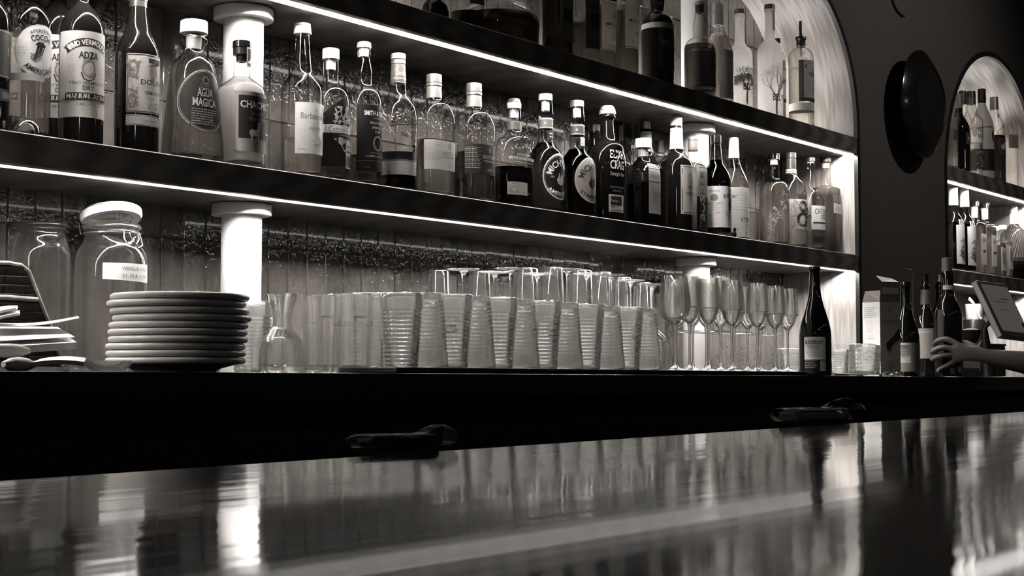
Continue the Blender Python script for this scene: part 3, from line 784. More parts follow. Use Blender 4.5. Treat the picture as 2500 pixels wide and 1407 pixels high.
def weave(H, B):
    o = []
    n = int(2 * H / 5)
    for i in range(n):
        a = -H + 5 * i
        for j in range(4):
            b = -B + 4 + 9 * j
            o.append(('l', [(a, b), (a + 6, b + 6)], 1.0, KM)); o.append(('l', [(a + 6, b), (a, b + 6)], .8, KM))
    return o[:260]
bottle('slim rum bottle with dark foil neck, woven pale band and script lettering', 971, [(157, 16), (170, 17), (205, 18.5), (228, 23), (246, 34), (262, 43), (285, 47.5), (320, 48), (420, 44), (450, 43)], liq=(378, LIQ_DARK), name='rum_bottle',
       caps=[(132, 146, 18, 18.5, M_CORK, 'stopper'), (147, 158, 18, 18, M_GREYCAP, 'cap_band'), (158, 202, 17.5, 19.3, plain('brown_neck_foil', .09, .4), 'neck_foil'), (202, 205, 19.6, 19.8, M_SILVER, 'foil_edge')],
       labels=[dict(y=(376, 400), psi=0, hw=120, mat=plain('black_band', .01, .4), name='band'), dict(y=(399, 432), psi=0, hw=120, mat=P6, name='woven_band', art=weave),
               dict(y=(280, 372), psi=-16, hw=40, art=lambda H, B: [('t', 'Zacapa', -6, B - 16, 24, K, dict(w=76, bold=.01)), ('l', [(-44, B - 36), (-20, B - 32), (34, B - 28)], 2, K), ('t', 'SISTEMA SOLERA', 2, B - 42, 4, KG), ('t', 'No. 23', 0, B - 55, 13, K, dict(w=36, bold=.03)), ('t', 'RON DE GUATEMALA', 2, B - 68, 4.5, KG, dict(w=40)), ('ring', 2, -B + 18, 16, 8, 4, KM), ('t', 'GRAN RESERVA', 2, -B + 4, 3.5, KM)]),
               dict(y=(163, 198), psi=-22, hw=20, r=18.8, art=lambda H, B: [('t', 'Zacapa', 0, 0, 12, LG, dict(w=32)), ('r', -20, 20, -15, -13, LG)])])

def bard_art(bg, fg, fm, table):
    def f(H, B):
        o = [('p', [(4, -B), (H, -B), (H, B), (4, B)], bg)] if bg else []
        o += [('ring', 24, B - 12, 5, 8, 1.5, fg), ('r', 20, 28, B - 13, B - 11, fg), ('t', 'BARDSTOWN', 24, B - 30, 8.5, fg, dict(w=56)), ('t', 'BOURBON COMPANY', 24, B - 40, 4.2, fg, dict(w=52)), ('t', 'COLLABORATIVE SERIES', 24, -4, 3.4, fm), ('t', 'AMRUT', 24, -B + 12, 7, fm, dict(w=26))]
        if table:
            for i in range(6): o.append(('r', -H + 4, -8, B - 10 - i * 9, B - 9.3 - i * 9, fm))
            for i in range(5): o.append(('r', -H + 4 + i * 9.5, -H + 4.6 + i * 9.5, B - 58, B - 9, fm))
            o += lines(6, -H + 6, -10, B - 14, 9, 2, fm)
        else: o += lines(9, -H + 4, -6, B - 6, 5.2, 1.5, fm)
        return o
    return f
for xc, yy, mt, lq, lab, ar in ((1059, 0, paper(.62), LIQ_PALE, 'flask shaped bourbon bottle with silver cap and pale wrap label', bard_art(None, KG, KM, False)),
                                (1157, 22, plain('charcoal_wrap_label', .035, .5), LIQ_MID, 'flask shaped bourbon bottle with silver cap and charcoal wrap label', bard_art(None, LG, KM, True))):
    k = 1.0 if yy == 0 else .985
    bottle(lab, xc, [(203 + yy, 17.5), (215 + yy, 18), (246 + yy, 19), (252 + yy, 28), (262 + yy, 42), (276 + yy, 50), (294 + yy, 52.5), (400 + yy, 52 * k)], liq=(346 + yy + (74 if yy else 0) * .1, lq), name='bourbon_bottle', sq=3.2, flat=.78, group='pair of flask shaped bourbon bottles',
           caps=[(183 + yy, 204 + yy, 19, 19.3, M_SILVER), (205 + yy, 212 + yy, 19.8, 20, M_SILVER, 'cap_band'), (212 + yy, 242 + yy, 18.3, 19.6, plain('silver_neck_foil', .45, .35, metal=.6), 'neck_foil')],
           labels=[dict(y=((349, 420) if yy == 0 else (358, 431)), psi=-14, hw=78, mat=mt, art=ar)])

bottle('flat round shouldered bourbon bottle, half empty, dark cap and printed lettering', 1255, [(268, 16), (275, 17), (318, 17.5), (324, 19), (334, 30), (350, 41), (372, 46.5), (395, 48), (470, 48)], liq=(412, LIQ_DARK), name='bourbon_bottle', flat=.62, sq=2.3,
       caps=[(242, 252, 14, 17, M_DARKFOIL), (252, 267, 17.5, 17.5, M_CORK, 'stopper'), (268, 290, 11.5, 11, M_CORKLIGHT, 'cork'), (298, 320, 17.8, 18.4, plain('brown_neck_band', .10, .4), 'neck_band')],
       labels=[dict(y=(380, 408), psi=-6, hw=44, art=lambda H, B: [('t', "DISTILLER'S SELECT", 0, B - 3, 5, LG, dict(w=48)), ('t', 'WOODFORD RESERVE', 0, 2, 7.5, WH, dict(w=78)), ('r', -30, 30, -8, -7, LG)]),
               dict(y=(336, 366), psi=0, hw=14, art=lambda H, B: [('ring', 0, 0, 13, 14, 2.2, KG), ('ring', 0, 0, 8.5, 9, 1.2, KG), ('t', 'W', 0, 0, 8, KG)]),
               dict(y=(450, 481), psi=-6, L=1241, R=1297, mat=P6, art=lambda H, B: [('ring', -H + 12, -3, 8, 8, 1.5, KG), ('t', 'KENTUCKY STRAIGHT BOURBON', 8, -B + 6, 3.2, KG, dict(w=56))] + lines(3, -8, H - 4, B - 6, 5, 1.6, KM) + [('t', '70380', -H + 14, B - 5, 4, KG)])])

def mich_art(bg, fg, top, bot, extra):
    def f(H, B):
        return [('ring', 0, 0, H, B, 3.2, bg), ('ring', 0, 0, H - 5, B - 5, 1.0, KM), ('t', top, 0, -2, 15, fg, dict(arc=(B - 22, 1), bold=.05, w=96)), ('t', bot, 0, 8, 9.5, fg, dict(arc=(B - 6, -1), bold=.04, w=78)), ('t', extra, 0, 12, 5.5, fg, dict(arc=(B - 3, -1), w=40)),
                ('p', [(-10, -18), (-14, -8), (-9, -2), (-6, 10), (-4, -2), (0, 0), (2, 10), (4, 2), (9, 4), (11, -8), (8, -18), (0, -22)], fg), ('t', '1753', -26, -2, 4, fg)]
    return f
for xc, dy, mt, lab, fn, lq in ((1332, 0, PK, 'bourbon bottle with octagonal glass neck and round black label ringed white', mich_art(WH, WH, "MICHTER'S", 'AMERICAN', 'WHISKEY'), LIQ_MID),
                                (1409, 16, paper(.26), 'whiskey bottle with octagonal glass neck and round grey label, right of black label twin', mich_art(KM, K, "MICHTER'S", 'STRAIGHT', 'RYE'), LIQ_DARK)):
    bottle(lab, xc, [(248 + dy, 17), (262 + dy, 18), (280 + dy, 19.5), (288 + dy, 17), (318 + dy, 17.5), (346 + dy, 19), (358 + dy, 26), (374 + dy, 38), (392 + dy, 44.5), (412 + dy, 45.5), (480 + dy, 44.5)], liq=(350 + dy, lq), name='whiskey_bottle', group='pair of octagonal necked whiskey bottles',
           caps=[(231 + dy, 247 + dy, 17, 17, M_CORK if dy == 0 else M_GREYCAP, 'stopper'), (248 + dy, 272 + dy, 10, 10, M_CORKLIGHT, 'cork'), (290 + dy, 317 + dy, 18.2, 18.4, plain('starred_neck_band', .14, .4) if dy == 0 else plain('dark_neck_band', .07, .4), 'neck_band')],
           labels=[dict(y=(379, 492) if dy == 0 else (388, 500), psi=0, hw=50, shape='oval', mat=mt, art=fn),
                   dict(y=(322 + dy, 343 + dy), psi=2, hw=10, r=18.7, mat=PD if dy == 0 else P6, art=lambda H, B: lines(2, -H + 2, H - 2, 4, 8, 2.5, KM)),
                   dict(y=(291 + dy, 317 + dy), psi=-22, hw=26, r=18.6, art=lambda H, B: [('p', [(x + (3 if k % 2 == 0 else 1.3) * math.sin(k * .628), (3 if k % 2 == 0 else 1.3) * math.cos(k * .628)) for k in range(10)], WH) for x in (-11, 11)] + [('r', -26, 26, -B + 2, -B + 3.2, WH), ('r', -26, 26, B - 3.2, B - 2, WH)])])
bottle('dark bottle with a narrow white back label, hidden behind the grey round label', 1452, [(322, 13), (345, 14), (370, 18), (395, 32), (415, 37), (480, 37)], Y=.20, glass=M_DARKGLASS, caps=[(305, 322, 14, 14, M_DARKFOIL)],
       labels=[dict(y=(442, 527), psi=-36, hw=14, mat=P6, art=lambda H, B: lines(9, -H + 3, H - 3, B - 10, 6, 2, KM) + [('r', -9 + i * 3, -8 + i * 3, -B + 4, -B + 16, K) for i in range(6)])])

bottle('dark oval rye bottle with rounded wooden stopper and raised white lettering', 1484, [(282, 19), (288, 20), (292, 15), (306, 14.5), (330, 17), (344, 21), (356, 33), (374, 42), (396, 46), (430, 46), (500, 43)], glass=M_DARKGLASS, name='rye_bottle', flat=.7, sq=2.2,
       caps=[(260, 270, 15, 19.5, M_CORK, 'stopper'), (270, 281, 19.5, 21, M_CORK, 'stopper_skirt')],
       labels=[dict(y=(370, 480), psi=-16, hw=34, art=lambda H, B: [('t', 'ELIJAH', 0, B - 12, 21, WH, dict(w=46, bold=.02)), ('t', 'CRAIG', 0, B - 38, 21, WH, dict(w=46, bold=.02)), ('t', 'Straight Rye', 0, B - 60, 9, LG, dict(w=46)), ('t', 'KENTUCKY STRAIGHT', 0, -B + 18, 5, KM, dict(w=46)), ('t', 'RYE WHISKEY', 0, -B + 9, 5, KM, dict(w=32))]),
               dict(y=(480, 522), psi=-16, L=1486, mat=P6, art=lambda H, B: [('r', -H + 4, 16, -4, B - 4, K), ('t', 'Parker', -8, 6, 7, LG), ('t', '94', -H + 9, -B + 13, 7, K), ('r', -H + 4, H - 4, -B + 3, -B + 5, K)] + lines(2, -12, H - 5, -8, 4, 1.5, KM) + lines(4, 20, H - 4, B - 6, 5, 1.5, KM))])
bottle('small capped bottle far back, between the oval rye bottle and the white stopper', 1514, [(345, 8), (352, 8), (372, 10), (390, 22), (408, 29), (480, 29)], Y=.235, glass=M_DARKGLASS, caps=[(308, 345, 8.5, 9, M_DARKFOIL)])

def sonn_art(H, B):
    return [('r', -H, H, B - 46, B - 12, PD), ('ring', 0, B - 30, H - 4, 14, 1, KM), ('t', 'SONNEVILLE', 0, B - 30, 8, KG, dict(w=40))] + leafs(0, B - 60, 18, 7, 16, KG, 21) + [('t', 'Straight', 0, 0, 6, KG), ('t', '100% RYE', 0, -12, 9, KG, dict(w=36)), ('t', 'WHISKEY', 0, -24, 9, KG, dict(w=32)), ('ring', 0, -44, 14, 4, 1, KM), ('t', 'New Cork, Maine', 0, -B + 6, 4, KM, dict(w=32))]
bottle('squat square rye bottle with white stopper and grey two part label', 1571, [(363, 20), (369, 20), (373, 16), (394, 17), (404, 26), (412, 38), (426, 41.5), (500, 41.5)], liq=(450, LIQ_DARK), name='rye_bottle', sq=6,
       caps=[(340, 363, 20, 20.5, M_WHITECAP, 'stopper'), (366, 384, 12, 12, M_CORKLIGHT, 'cork')], labels=[dict(y=(403, 525), psi=0, hw=28, mat=paper(.26), art=sonn_art)])
bottle('dark rye bottle with tall white neck label, behind the squat square bottle', 1577, [(317, 13), (326, 14), (372, 15.5), (384, 18), (398, 29), (412, 37), (440, 39), (500, 39)], Y=.20, glass=M_DARKGLASS, name='rye_bottle', caps=[(297, 317, 13.5, 13.5, M_GREYCAP)],
       labels=[dict(y=(324, 372), psi=-28, hw=26, mat=P8, art=lambda H, B: [('t', 'STRAIGHT', 9, 13, 4, KM), ('t', 'RYE', 9, 2, 11, K, dict(w=22, bold=.04)), ('t', 'WHISKEY', 9, -8, 4, KM), ('r', -H, H, -B + 3, -B + 5, KM), ('r', -H, H, B - 7, B - 3, KM)])])
bottle('short bottle with ringed grey cap, tucked far behind the big dark bottle', 1611, [(375, 10), (384, 11), (400, 20), (414, 28), (480, 28)], Y=.235, liq=(420, LIQ_PALE), caps=[(345, 375, 11, 11.5, M_GREYCAP)],
       labels=[dict(y=(440, 500), psi=-30, hw=18, mat=P6, art=lambda H, B: lines(8, -H + 3, H - 3, B - 8, 6, 2, KM))])

def over_art(H, B):
    return [('ring', 0, 0, H, B, .1, KM), ('r', -H + 3, -H + 5, -B + 8, B - 8, K), ('r', H - 5, H - 3, -B + 8, B - 8, K), ('r', -H + 8, H - 8, B - 5, B - 3, K), ('r', -H + 8, H - 8, -B + 3, -B + 5, K), ('o', 0, 28, 14, 16, KG), ('t', 'OLD', 0, 6, 8, K, dict(bold=.05)), ('t', 'OVERHOLT', 0, -10, 8, K, dict(w=40, bold=.05)), ('t', 'RYE', 0, -24, 7, KG)]
bottle('big dark fluted bottle with white neck label, in front of the white column', 1652, Y=.095, outline=[(308, 14), (314, 15), (364, 17), (374, 19), (384, 27), (396, 36), (414, 39.5), (500, 39.5)], glass=M_DARKGLASS, name='rye_bottle',
       caps=[(288, 309, 14.8, 14.8, plain('pale_cap', .55, .4), 'cap')], labels=[dict(y=(315, 366), psi=-24, hw=30, mat=P8, art=lambda H, B: [('r', -H, H, B - 10, B - 4, KM), ('r', -H, H, -B + 4, -B + 10, KM), ('p', [(12, -10), (20, -10), (20, 12), (12, 12)], LG)]),
                                                                      dict(y=(408, 527), psi=2, L=1662, mat=P4, art=over_art)])

def busker_art(H, B):
    return [('r', -H, H, -B, 2, PK), ('t', 'BUS', -6, -B + 52, 21, LG, dict(rot=1.571, w=62, bold=.06)), ('t', 'KER', -6, 38, 21, KG, dict(rot=1.571, w=62, bold=.06)), ('t', 'THE', -14, -B + 12, 7, LG, dict(rot=1.571)), ('t', 'IRISH WHISKEY', 14, 40, 6, KG, dict(rot=1.571, w=50)), ('l', [(-H, -6), (0, -2), (H, -10)], 2, LG)]
bottle('angular clear whiskey bottle with bold lettering running up its label', 1693, Y=.085, outline=[(369, 11.5), (380, 12.5), (392, 16), (402, 27), (412, 33), (430, 34), (520, 34)], liq=(400, LIQ_PALE), name='whiskey_bottle', sq=5,
       caps=[(337, 344, 12, 12.4, M_GREYCAP), (344, 363, 12, 12, plain('grey_cap_side', .2, .4), 'cap_side'), (363, 370, 12.6, 12.2, M_GREYCAP, 'cap_band')], labels=[dict(y=(408, 563), psi=0, hw=29, mat=P4, art=busker_art)])

def old_art(H, B):
    return [('t', 'OLD', 14, B - 8, 6, K), ('t', 'BARDSTOWN', 14, B - 22, 10, K, dict(w=50, bold=.04, rot=.10)), ('o', 14, 4, 8, 14, K), ('p', [(2, 8), (14, 22), (20, 12), (14, -8)], K), ('o', 18, 20, 5, 5, K), ('t', 'KENTUCKY', 14, -14, 5, K), ('t', 'BOURBON', 14, -21, 5, K), ('o', -34, B - 28, 9, 9, KG), ('t', 'BARDSTOWN', -34, B - 12, 4.5, KG, dict(w=26)),
            ('t', 'KENTUCKY', -34, 8, 6, KG)] + lines(3, -46, -22, 2, 5, 1.4, KM) + leafs(-34, -18, 12, 5, 14, KM, 31) + lines(5, -46, -20, -26, 4.6, 1.6, KM) + lines(4, 0, 30, -28, 4.4, 1.4, KM)
bottle('bourbon bottle with dark cap and big white label, above the little dark bird', 1749, Y=.066, outline= [(352, 12), (358, 12.5), (384, 15), (400, 17), (414, 26), (430, 33.5), (450, 36), (540, 36)], liq=(392, LIQ_DARK), name='bourbon_bottle', caps=[(331, 351, 13, 13, M_BLACKGLOSS)],
       labels=[dict(y=(459, 559), psi=-14, hw=56, mat=P8, art=old_art)])

def eter_art(H, B):
    o = [('p', [(-H, -4), (-20, -8), (-8, 4), (0, 8), (10, 5), (22, 16), (H, 14), (H, B - 20), (-H, B - 20)], P4), ('p', [(10, 20), (16, 36), (20, 30), (18, 8)], KG), ('t', 'ETEREO', 2, -18, 10, K, dict(w=44)), ('t', 'GIN', 8, -33, 7, K), ('t', 'DRINK WELL', 2, -B + 10, 3, KM), ('p', [(-H + 2, B - 20), (-H + 16, B - 20), (-H + 4, B - 28)], KG)]
    for i in range(6): o.append(('r', -H, H, B - 3 - i * 3.2, B - 1.6 - i * 3.2, P6))
    for i in range(6): o.append(('l', [(-H + k * 5, 40 - i * 7 + 1.5 * (k % 2)) for k in range(int(H * 2 / 5))], 1, KM))
    return o
bottle('clear cone necked gin bottle with white neck and wavy mountain label', 1793, [(386, 12.5), (392, 13), (408, 18), (424, 26), (440, 32), (456, 35), (560, 35)], liq=(414, LIQ_CLEAR), name='gin_bottle', caps=[(338, 388, 11.5, 13.2, M_WHITECAP, 'neck_sleeve')],
       labels=[dict(y=(462, 582), psi=0, L=1786, mat=P8, art=eter_art)])
bottle('low clear square bottle of water, between wavy label and floral bottle', 1834, [(514, 15), (516, 20), (570, 20)], Y=.10, liq=(520, LIQ_CLEAR), sq=5, name='glass_flask', cat='flask')

bottle('clear bottle etched with flowers, glass stopper, right of the wavy label', 1891, [(390, 13.5), (396, 12.5), (436, 13), (441, 16), (448, 28), (458, 34), (474, 36), (580, 36)], liq=(449, LIQ_CLEAR), name='gin_bottle', caps=[(376, 391, 13.5, 14, M_STEM, 'stopper'), (392, 404, 9, 9, M_CORKLIGHT, 'cork')],
       labels=[dict(y=(452, 590), psi=-20, hw=52, art=lambda H, B: [z for k in range(26) for z in leafs(-44 + (k * 37) % 88, -62 + (k * 53) % 122, 7, 7, 5, (KM, ink(.3))[k % 2], 41 + k)])])
def amp_art(H, B):
    pts = [(16, -20), (4, -6), (-8, 8), (-14, 20), (-10, 32), (0, 36), (8, 30), (8, 20), (-2, 8), (-12, -2), (-18, -14), (-12, -28), (0, -32), (10, -26), (16, -14), (18, -2)]
    return leafs(-4, 0, 34, 34, 60, LG, 51) + leafs(0, 0, 32, 30, 30, KM, 52) + [('ring', -3, 18, 13, 14, 7, K), ('ring', -4, -14, 18, 19, 8, K), ('l', [(10, -26), (17, -16), (20, -4)], 8, K), ('o', 16, 4, 12, 13, K), ('t', 'BCN', 16, 7, 6, WH, dict(w=14)), ('t', 'GIN', 16, -2, 5, WH)]
bottle('gin bottle with large black ampersand on its label and dark foil neck', 1933, [(424, 12.5), (428, 14), (436, 20), (450, 30), (466, 36), (490, 38), (580, 38)], liq=(478, LIQ_CLEAR), name='gin_bottle',
       caps=[(374, 388, 12.5, 12.8, M_DARKFOIL), (388, 415, 12.2, 12.8, M_DARKFOIL, 'neck_foil'), (415, 421, 13, 13.2, P6, 'neck_band'), (422, 425, 13.4, 13.4, M_WHITECAP, 'neck_ring')], labels=[dict(y=(491, 562), psi=-12, hw=40, mat=P8, art=amp_art)])
bottle('clear whisky bottle with bulged neck and white label of spaced capitals', 1981, [(400, 10.5), (408, 11), (414, 9), (432, 12.5), (446, 14), (462, 15), (474, 24), (488, 31), (504, 33.5), (590, 33.5)], liq=(528, LIQ_PALE), name='whisky_bottle',
       caps=[(386, 396, 10.5, 11, M_DARKFOIL), (396, 400, 9, 9, M_CORK, 'cork')],
       labels=[dict(y=(506, 564), psi=0, L=1982, mat=P8, art=lambda H, B: [('t', 'CATOCTIN', 0, B - 14, 13, K, dict(w=58)), ('t', 'CREEK', 4, B - 27, 11, K, dict(w=32)), ('t', 'WATERSHED', 2, -2, 4, KM), ('r', -H + 4, H - 4, -15, -11, K), ('o', 14, B + 2, 6, 7, LG)]), dict(y=(565, 601), psi=0, L=1982, mat=PD, art=lambda H, B: [('r', -H + 4, H - 4, -B + 6, B - 16, K), ('p', [(-H, B), (H, B), (H, B - 6), (0, B - 12), (-H, B - 2)], P8)])])
bottle('clear square shouldered bottle at the right end of the lower shelf', 2018, [(398, 12), (404, 11), (452, 12), (457, 18), (461, 33), (470, 35), (590, 35)], liq=(462, LIQ_PALE), sq=4, caps=[(387, 398, 12.5, 13, M_DARKFOIL), (399, 412, 9, 8.5, M_CORKLIGHT, 'cork')],
       labels=[dict(y=(480, 524), psi=0, hw=22, mat=None, art=lambda H, B: [('r', -H + i * 4, -H + i * 4 + 2.6, 4, B, KG) for i in range(11)] + [('r', -H, H, -B, 2, LG), ('r', -H + 4, H - 4, -B + 6, -6, KM)])])

# small glass dome and little bird on the lower shelf
p = at(62, 316, .045)
t = thing('glass_dome', 'small clear glass dome on the lower shelf edge, before the round white label', 'glass ornament', (p.x, .045, Z1T + .0004))
MB().lathe([(0, .034), (.010, .0325), (.019, .027), (.0245, .018), (.026, .008), (.024, .001), (0, 0)], 32).build('dome', M_STEM, t)
bp_ = (4.068, .0135)
t = thing('bird_figurine', 'little dark bird figurine perched at the lower shelf edge', 'figurine', (bp_[0], bp_[1], Z1T + .0004))
k = .66
m = MB(); m.lathe([(0, .030 * k), (.008 * k, .028 * k), (.0125 * k, .021 * k), (.0135 * k, .014 * k), (.011 * k, .006 * k), (.009 * k, 0), (0, 0)], 20)
m.lathe([(0, .047 * k), (.005 * k, .0455 * k), (.0078 * k, .040 * k), (.0075 * k, .034 * k), (.005 * k, .029 * k), (0, .027 * k)], 18, c=(.003 * k, -.002 * k, 0)); m.build('body', M_BLACKGLOSS, t)
MB().tube([(.009 * k, -.004 * k, .039 * k), (.0175 * k, -.007 * k, .0365 * k)], [.0028 * k, .0006], 8).build('beak', M_GREYCAP, t)
MB().tube([(-.008 * k, -.002 * k, .016 * k), (-.020 * k, -.004 * k, .009 * k), (-.027 * k, -.005 * k, .004 * k)], [.006 * k, .004 * k, .0015 * k], 8).build('tail', M_BLACKGLOSS, t)

# ------------------------------ upper shelf
bottle('dark round glass foot, leftmost thing seen on the upper shelf', 1062, [(-20, 14), (0, 20), (14, 30), (26, 33), (30, 34)], shelf=2, glass=M_DARKGLASS, Y=.09, name='dark_decanter', cat='decanter')
bottle('clear cylinder bottle with dark liquid in its foot, left of the squat decanter', 1140, [(-150, 14), (-110, 15), (-92, 36), (-70, 42), (30, 42)], shelf=2, liq=(33, LIQ_DARK), labels=[dict(y=(-60, 18), psi=0, hw=30, mat=PD, art=lambda H, B: lines(6, -H + 4, H - 4, -2, 6, 2, KG))])
bottle('squat onion shaped clear decanter, half full of dark liquor', 1216, [(-90, 22), (-30, 24), (-6, 30), (2, 36), (8, 52), (20, 76), (40, 94), (60, 101), (80, 100)], shelf=2, liq=(44, LIQ_DARK), Y=.135, name='decanter', cat='decanter')
bottle('square dark whisky bottle, right beside the squat decanter', 1361, [(-130, 13), (-95, 15), (-80, 36), (-60, 38), (100, 38)], shelf=2, liq=(-30, LIQ_DARK), sq=5, labels=[dict(y=(-60, 108), psi=0, hw=30, mat=paper(.16), art=lambda H, B: [('t', 'SCOTCH', 0, 20, 9, KG), ('r', -18, 18, -36, -4, K), ('t', 'LAGAVULIN', 0, -54, 6, KG, dict(w=44))] + lines(3, -20, 20, -66, 6, 1.6, KM))])
bottle('whisky bottle with dark label, clear left half, second right of the decanter', 1426, [(-130, 13), (-95, 15), (-80, 36), (-60, 38), (120, 38)], shelf=2, liq=(48, LIQ_MID), labels=[dict(y=(-60, 126), psi=0, hw=33, mat=paper(.12), art=lambda H, B: [('t', 'THE', 0, 26, 11, K, dict(bold=.04)), ('t', 'WHISKY', 0, 10, 14, K, dict(w=56, bold=.04)), ('r', -20, 20, -46, -6, K)] + lines(4, -22, 22, -56, 6, 1.8, KG))])
def mac_art(H, B):
    return [('r', -H, H, B - 3, B - 1.5, KM), ('r', -H, H, -B + 1.5, -B + 3, K), ('p', [(2, 34), (-4, 26), (4, 20), (8, 28)], KM), ('t', 'MACALLAN', 2, 6, 9, K, dict(w=50)), ('t', 'HIGHLAND SINGLE MALT', 2, -3, 3, KM), ('t', '12', 2, -26, 13, K, dict(w=13))] + lines(3, -16, 18, -44, 4, 1.4, KM)
for xc, Y, y0, y1, lab in ((1468, .11, 14, 130, 'single malt bottle with pale label, partly behind its twin'), (1524, .09, 4, 124, 'single malt bottle with pale label, beside the black whisky bottle')):
    bottle(lab, xc, [(-140, 13), (-100, 15), (-60, 32), (-35, 37), (0, 38), (120, 35)], shelf=2, Y=Y, liq=(20, LIQ_MID), name='whisky_bottle', group='pair of single malt bottles', labels=[dict(y=(y0, y1), psi=0, hw=34, mat=backlit_paper(.75), art=mac_art), dict(y=(y0 - 26, y0 - 4), psi=0, hw=34, mat=PD)])
bottle('black whisky bottle with bulbous neck and black label', 1606, [(-60, 13), (-30, 14), (-6, 17.5), (10, 18), (24, 16), (32, 18), (42, 30), (54, 37), (70, 39.5), (170, 39.5)], shelf=2, glass=M_DARKGLASS, name='whisky_bottle',
       labels=[dict(y=(63, 76), psi=0, hw=110, mat=P4, name='label_band'), dict(y=(78, 178), psi=2, hw=40, mat=PK, art=lambda H, B: [('t', 'ARDBEG', 0, 14, 15, KG, dict(w=62)), ('l', [(-34, 30), (-26, 4)], 2, KG), ('t', 'TEN', 2, -10, 5, KG)] + lines(4, -20, 20, -16, 7, 1.6, ink(.10)))])
def west_art(H, B):
    return [('r', -H + 2, H - 2, B - 8, B - 3, KM), ('p', [(-H + 3, -8), (-20, 4), (-14, 24), (4, 30), (H - 4, 22), (H - 4, -38), (8, -34), (-16, -24)], KM), ('t', 'WHISKEY', 6, -42, 10, K, dict(w=44)), ('r', -6, -4, -12, 20, PD), ('r', 2, 4, -12, 20, PD), ('r', -8, 22, 4, 6, PD), ('r', -H + 3, H - 3, -B + 8, -B + 9, KM)]
bottle('whiskey bottle with bulb neck and dark square label, in front of white column', 1709, Y=.05, outline= [(34, 12.5), (38, 11), (52, 14), (68, 16.5), (84, 15), (92, 17), (100, 28), (112, 36), (124, 38), (210, 38)], shelf=2, liq=(112, LIQ_MID), name='whiskey_bottle', caps=[(5, 14, 11.5, 12, M_CORK, 'stopper'), (14, 34, 11, 10.5, M_DARKFOIL, 'cork')],
       labels=[dict(y=(124, 218), psi=0, L=1690, mat=paper(.14), art=west_art)])
bottle('clear cone necked vodka bottle with white cap and dark wavy label', 1754, [(62, 12.5), (66, 13), (82, 19), (100, 28), (118, 34), (132, 36), (220, 36)], shelf=2, Y=.11, liq=(84, LIQ_CLEAR), name='vodka_bottle', caps=[(10, 34, 12, 12.5, M_WHITECAP), (34, 64, 12.8, 13.5, M_WHITECAP, 'neck_sleeve')],
       labels=[dict(y=(128, 246), psi=0, hw=36, mat=P6, art=lambda H, B: [('p', [(-H, -6), (-16, -18), (0, -8), (14, -14), (H, 2), (H, B - 24), (14, B - 18), (0, B - 24), (-18, B - 14), (-H, B - 22)], PK), ('t', 'ETEREO', 4, -B + 30, 10, KM, dict(w=44)), ('t', 'VODKA', 6, -B + 14, 7, KG)] + [('r', -H, H, B - 2 - i * 3, B - .8 - i * 3, KM) for i in range(5)])])
def tree(da, db, k, mt, seed, w0=5.0):
    r = random.Random(seed); o = []
    def br(x, y, a, ln, w, dpt):
        x2, y2 = x + ln * math.sin(a), y + ln * math.cos(a)
        xm, ym = (x + x2) / 2 + r.uniform(-.06, .06) * ln, (y + y2) / 2
        o.append(('l', [(x, y), (xm, ym), (x2, y2)], w, mt))
        if dpt > 0:
            for sg in ((-1, 1, .3) if dpt > 2 else (-1, 1)): br(x2, y2, a + sg * r.uniform(.28, .6), ln * r.uniform(.66, .8), max(.7, w * .64), dpt - 1)
    br(da, db, 0.02, 34 * k, w0, 5); return o
def belv_art(seed, tm, k, sky):
    def f(H, B):
        o = [('p', [(-H, 4), (-H, -18), (H, -18), (H, 10), (10, 6), (-6, 12)], sky)] if sky else []
        o += tree(-10, -B + 4, k, tm, seed) + [('l', [(4, -20), (10, -8), (16, 2), (26, 8)], 4, tm), ('l', [(12, -6), (6, 4), (2, 10)], 3, tm), ('l', [(22, -20), (26, -6), (24, 6)], 4, tm)]
        o += [('t', 'BELVEDERE', 16, -B + 46, 17, K, dict(w=72, bold=.02)), ('t', 'ORGANIC', 16, -B + 31, 6, KG, dict(w=32)), ('t', 'VODKA', 16, -B + 21, 6, KG, dict(w=22))]
        return o
    return f
bottle('smaller frosted vodka bottle painted with a white tree, left of the taller frosted one', 1807, [(36, 12), (42, 13.5), (48, 11.5), (90, 11.8), (106, 13), (114, 18), (122, 26), (132, 30), (146, 31), (240, 31)], shelf=2, glass=M_FROST, name='vodka_bottle', caps=[(24, 36, 12.5, 12.8, plain('grey_brown_cap', .16, .4))], group='pair of frosted vodka bottles',
       labels=[dict(y=(130, 262), psi=-10, hw=42, art=belv_art(3, WH, .9, ink(.3)))])
bottle('taller frosted vodka bottle painted with a bare grey tree', 1881, [(24, 12.5), (28, 14), (34, 11.8), (80, 12), (98, 13), (104, 18), (112, 25), (120, 29), (136, 30.5), (260, 30.5)], shelf=2, glass=M_FROST, name='vodka_bottle', caps=[(13, 25, 13, 13.3, M_DARKFOIL)], group='pair of frosted vodka bottles',
       labels=[dict(y=(116, 288), psi=-14, hw=42, art=belv_art(8, KM, 1.15, None)), dict(y=(30, 78), psi=-4, hw=5, r=12.3, mat=P4, name='seal_strip')])
bottle('small dark capped bottle peeking out behind the taller frosted vodka', 1899, [(106, 7), (118, 8), (128, 14), (146, 20), (250, 20)], shelf=2, Y=.21, glass=M_CLEAR, liq=(150, LIQ_PALE), caps=[(95, 106, 7.5, 7.8, M_BLACK)], labels=[dict(y=(166, 256), psi=-20, hw=18, mat=P6, art=lambda H, B: [('t', 'BO', 8, 10, 9, K, dict(bold=.05)), ('r', 0, H, -B + 2, -B + 12, K), ('r', -H, H, B - 10, B - 2, KG)])])
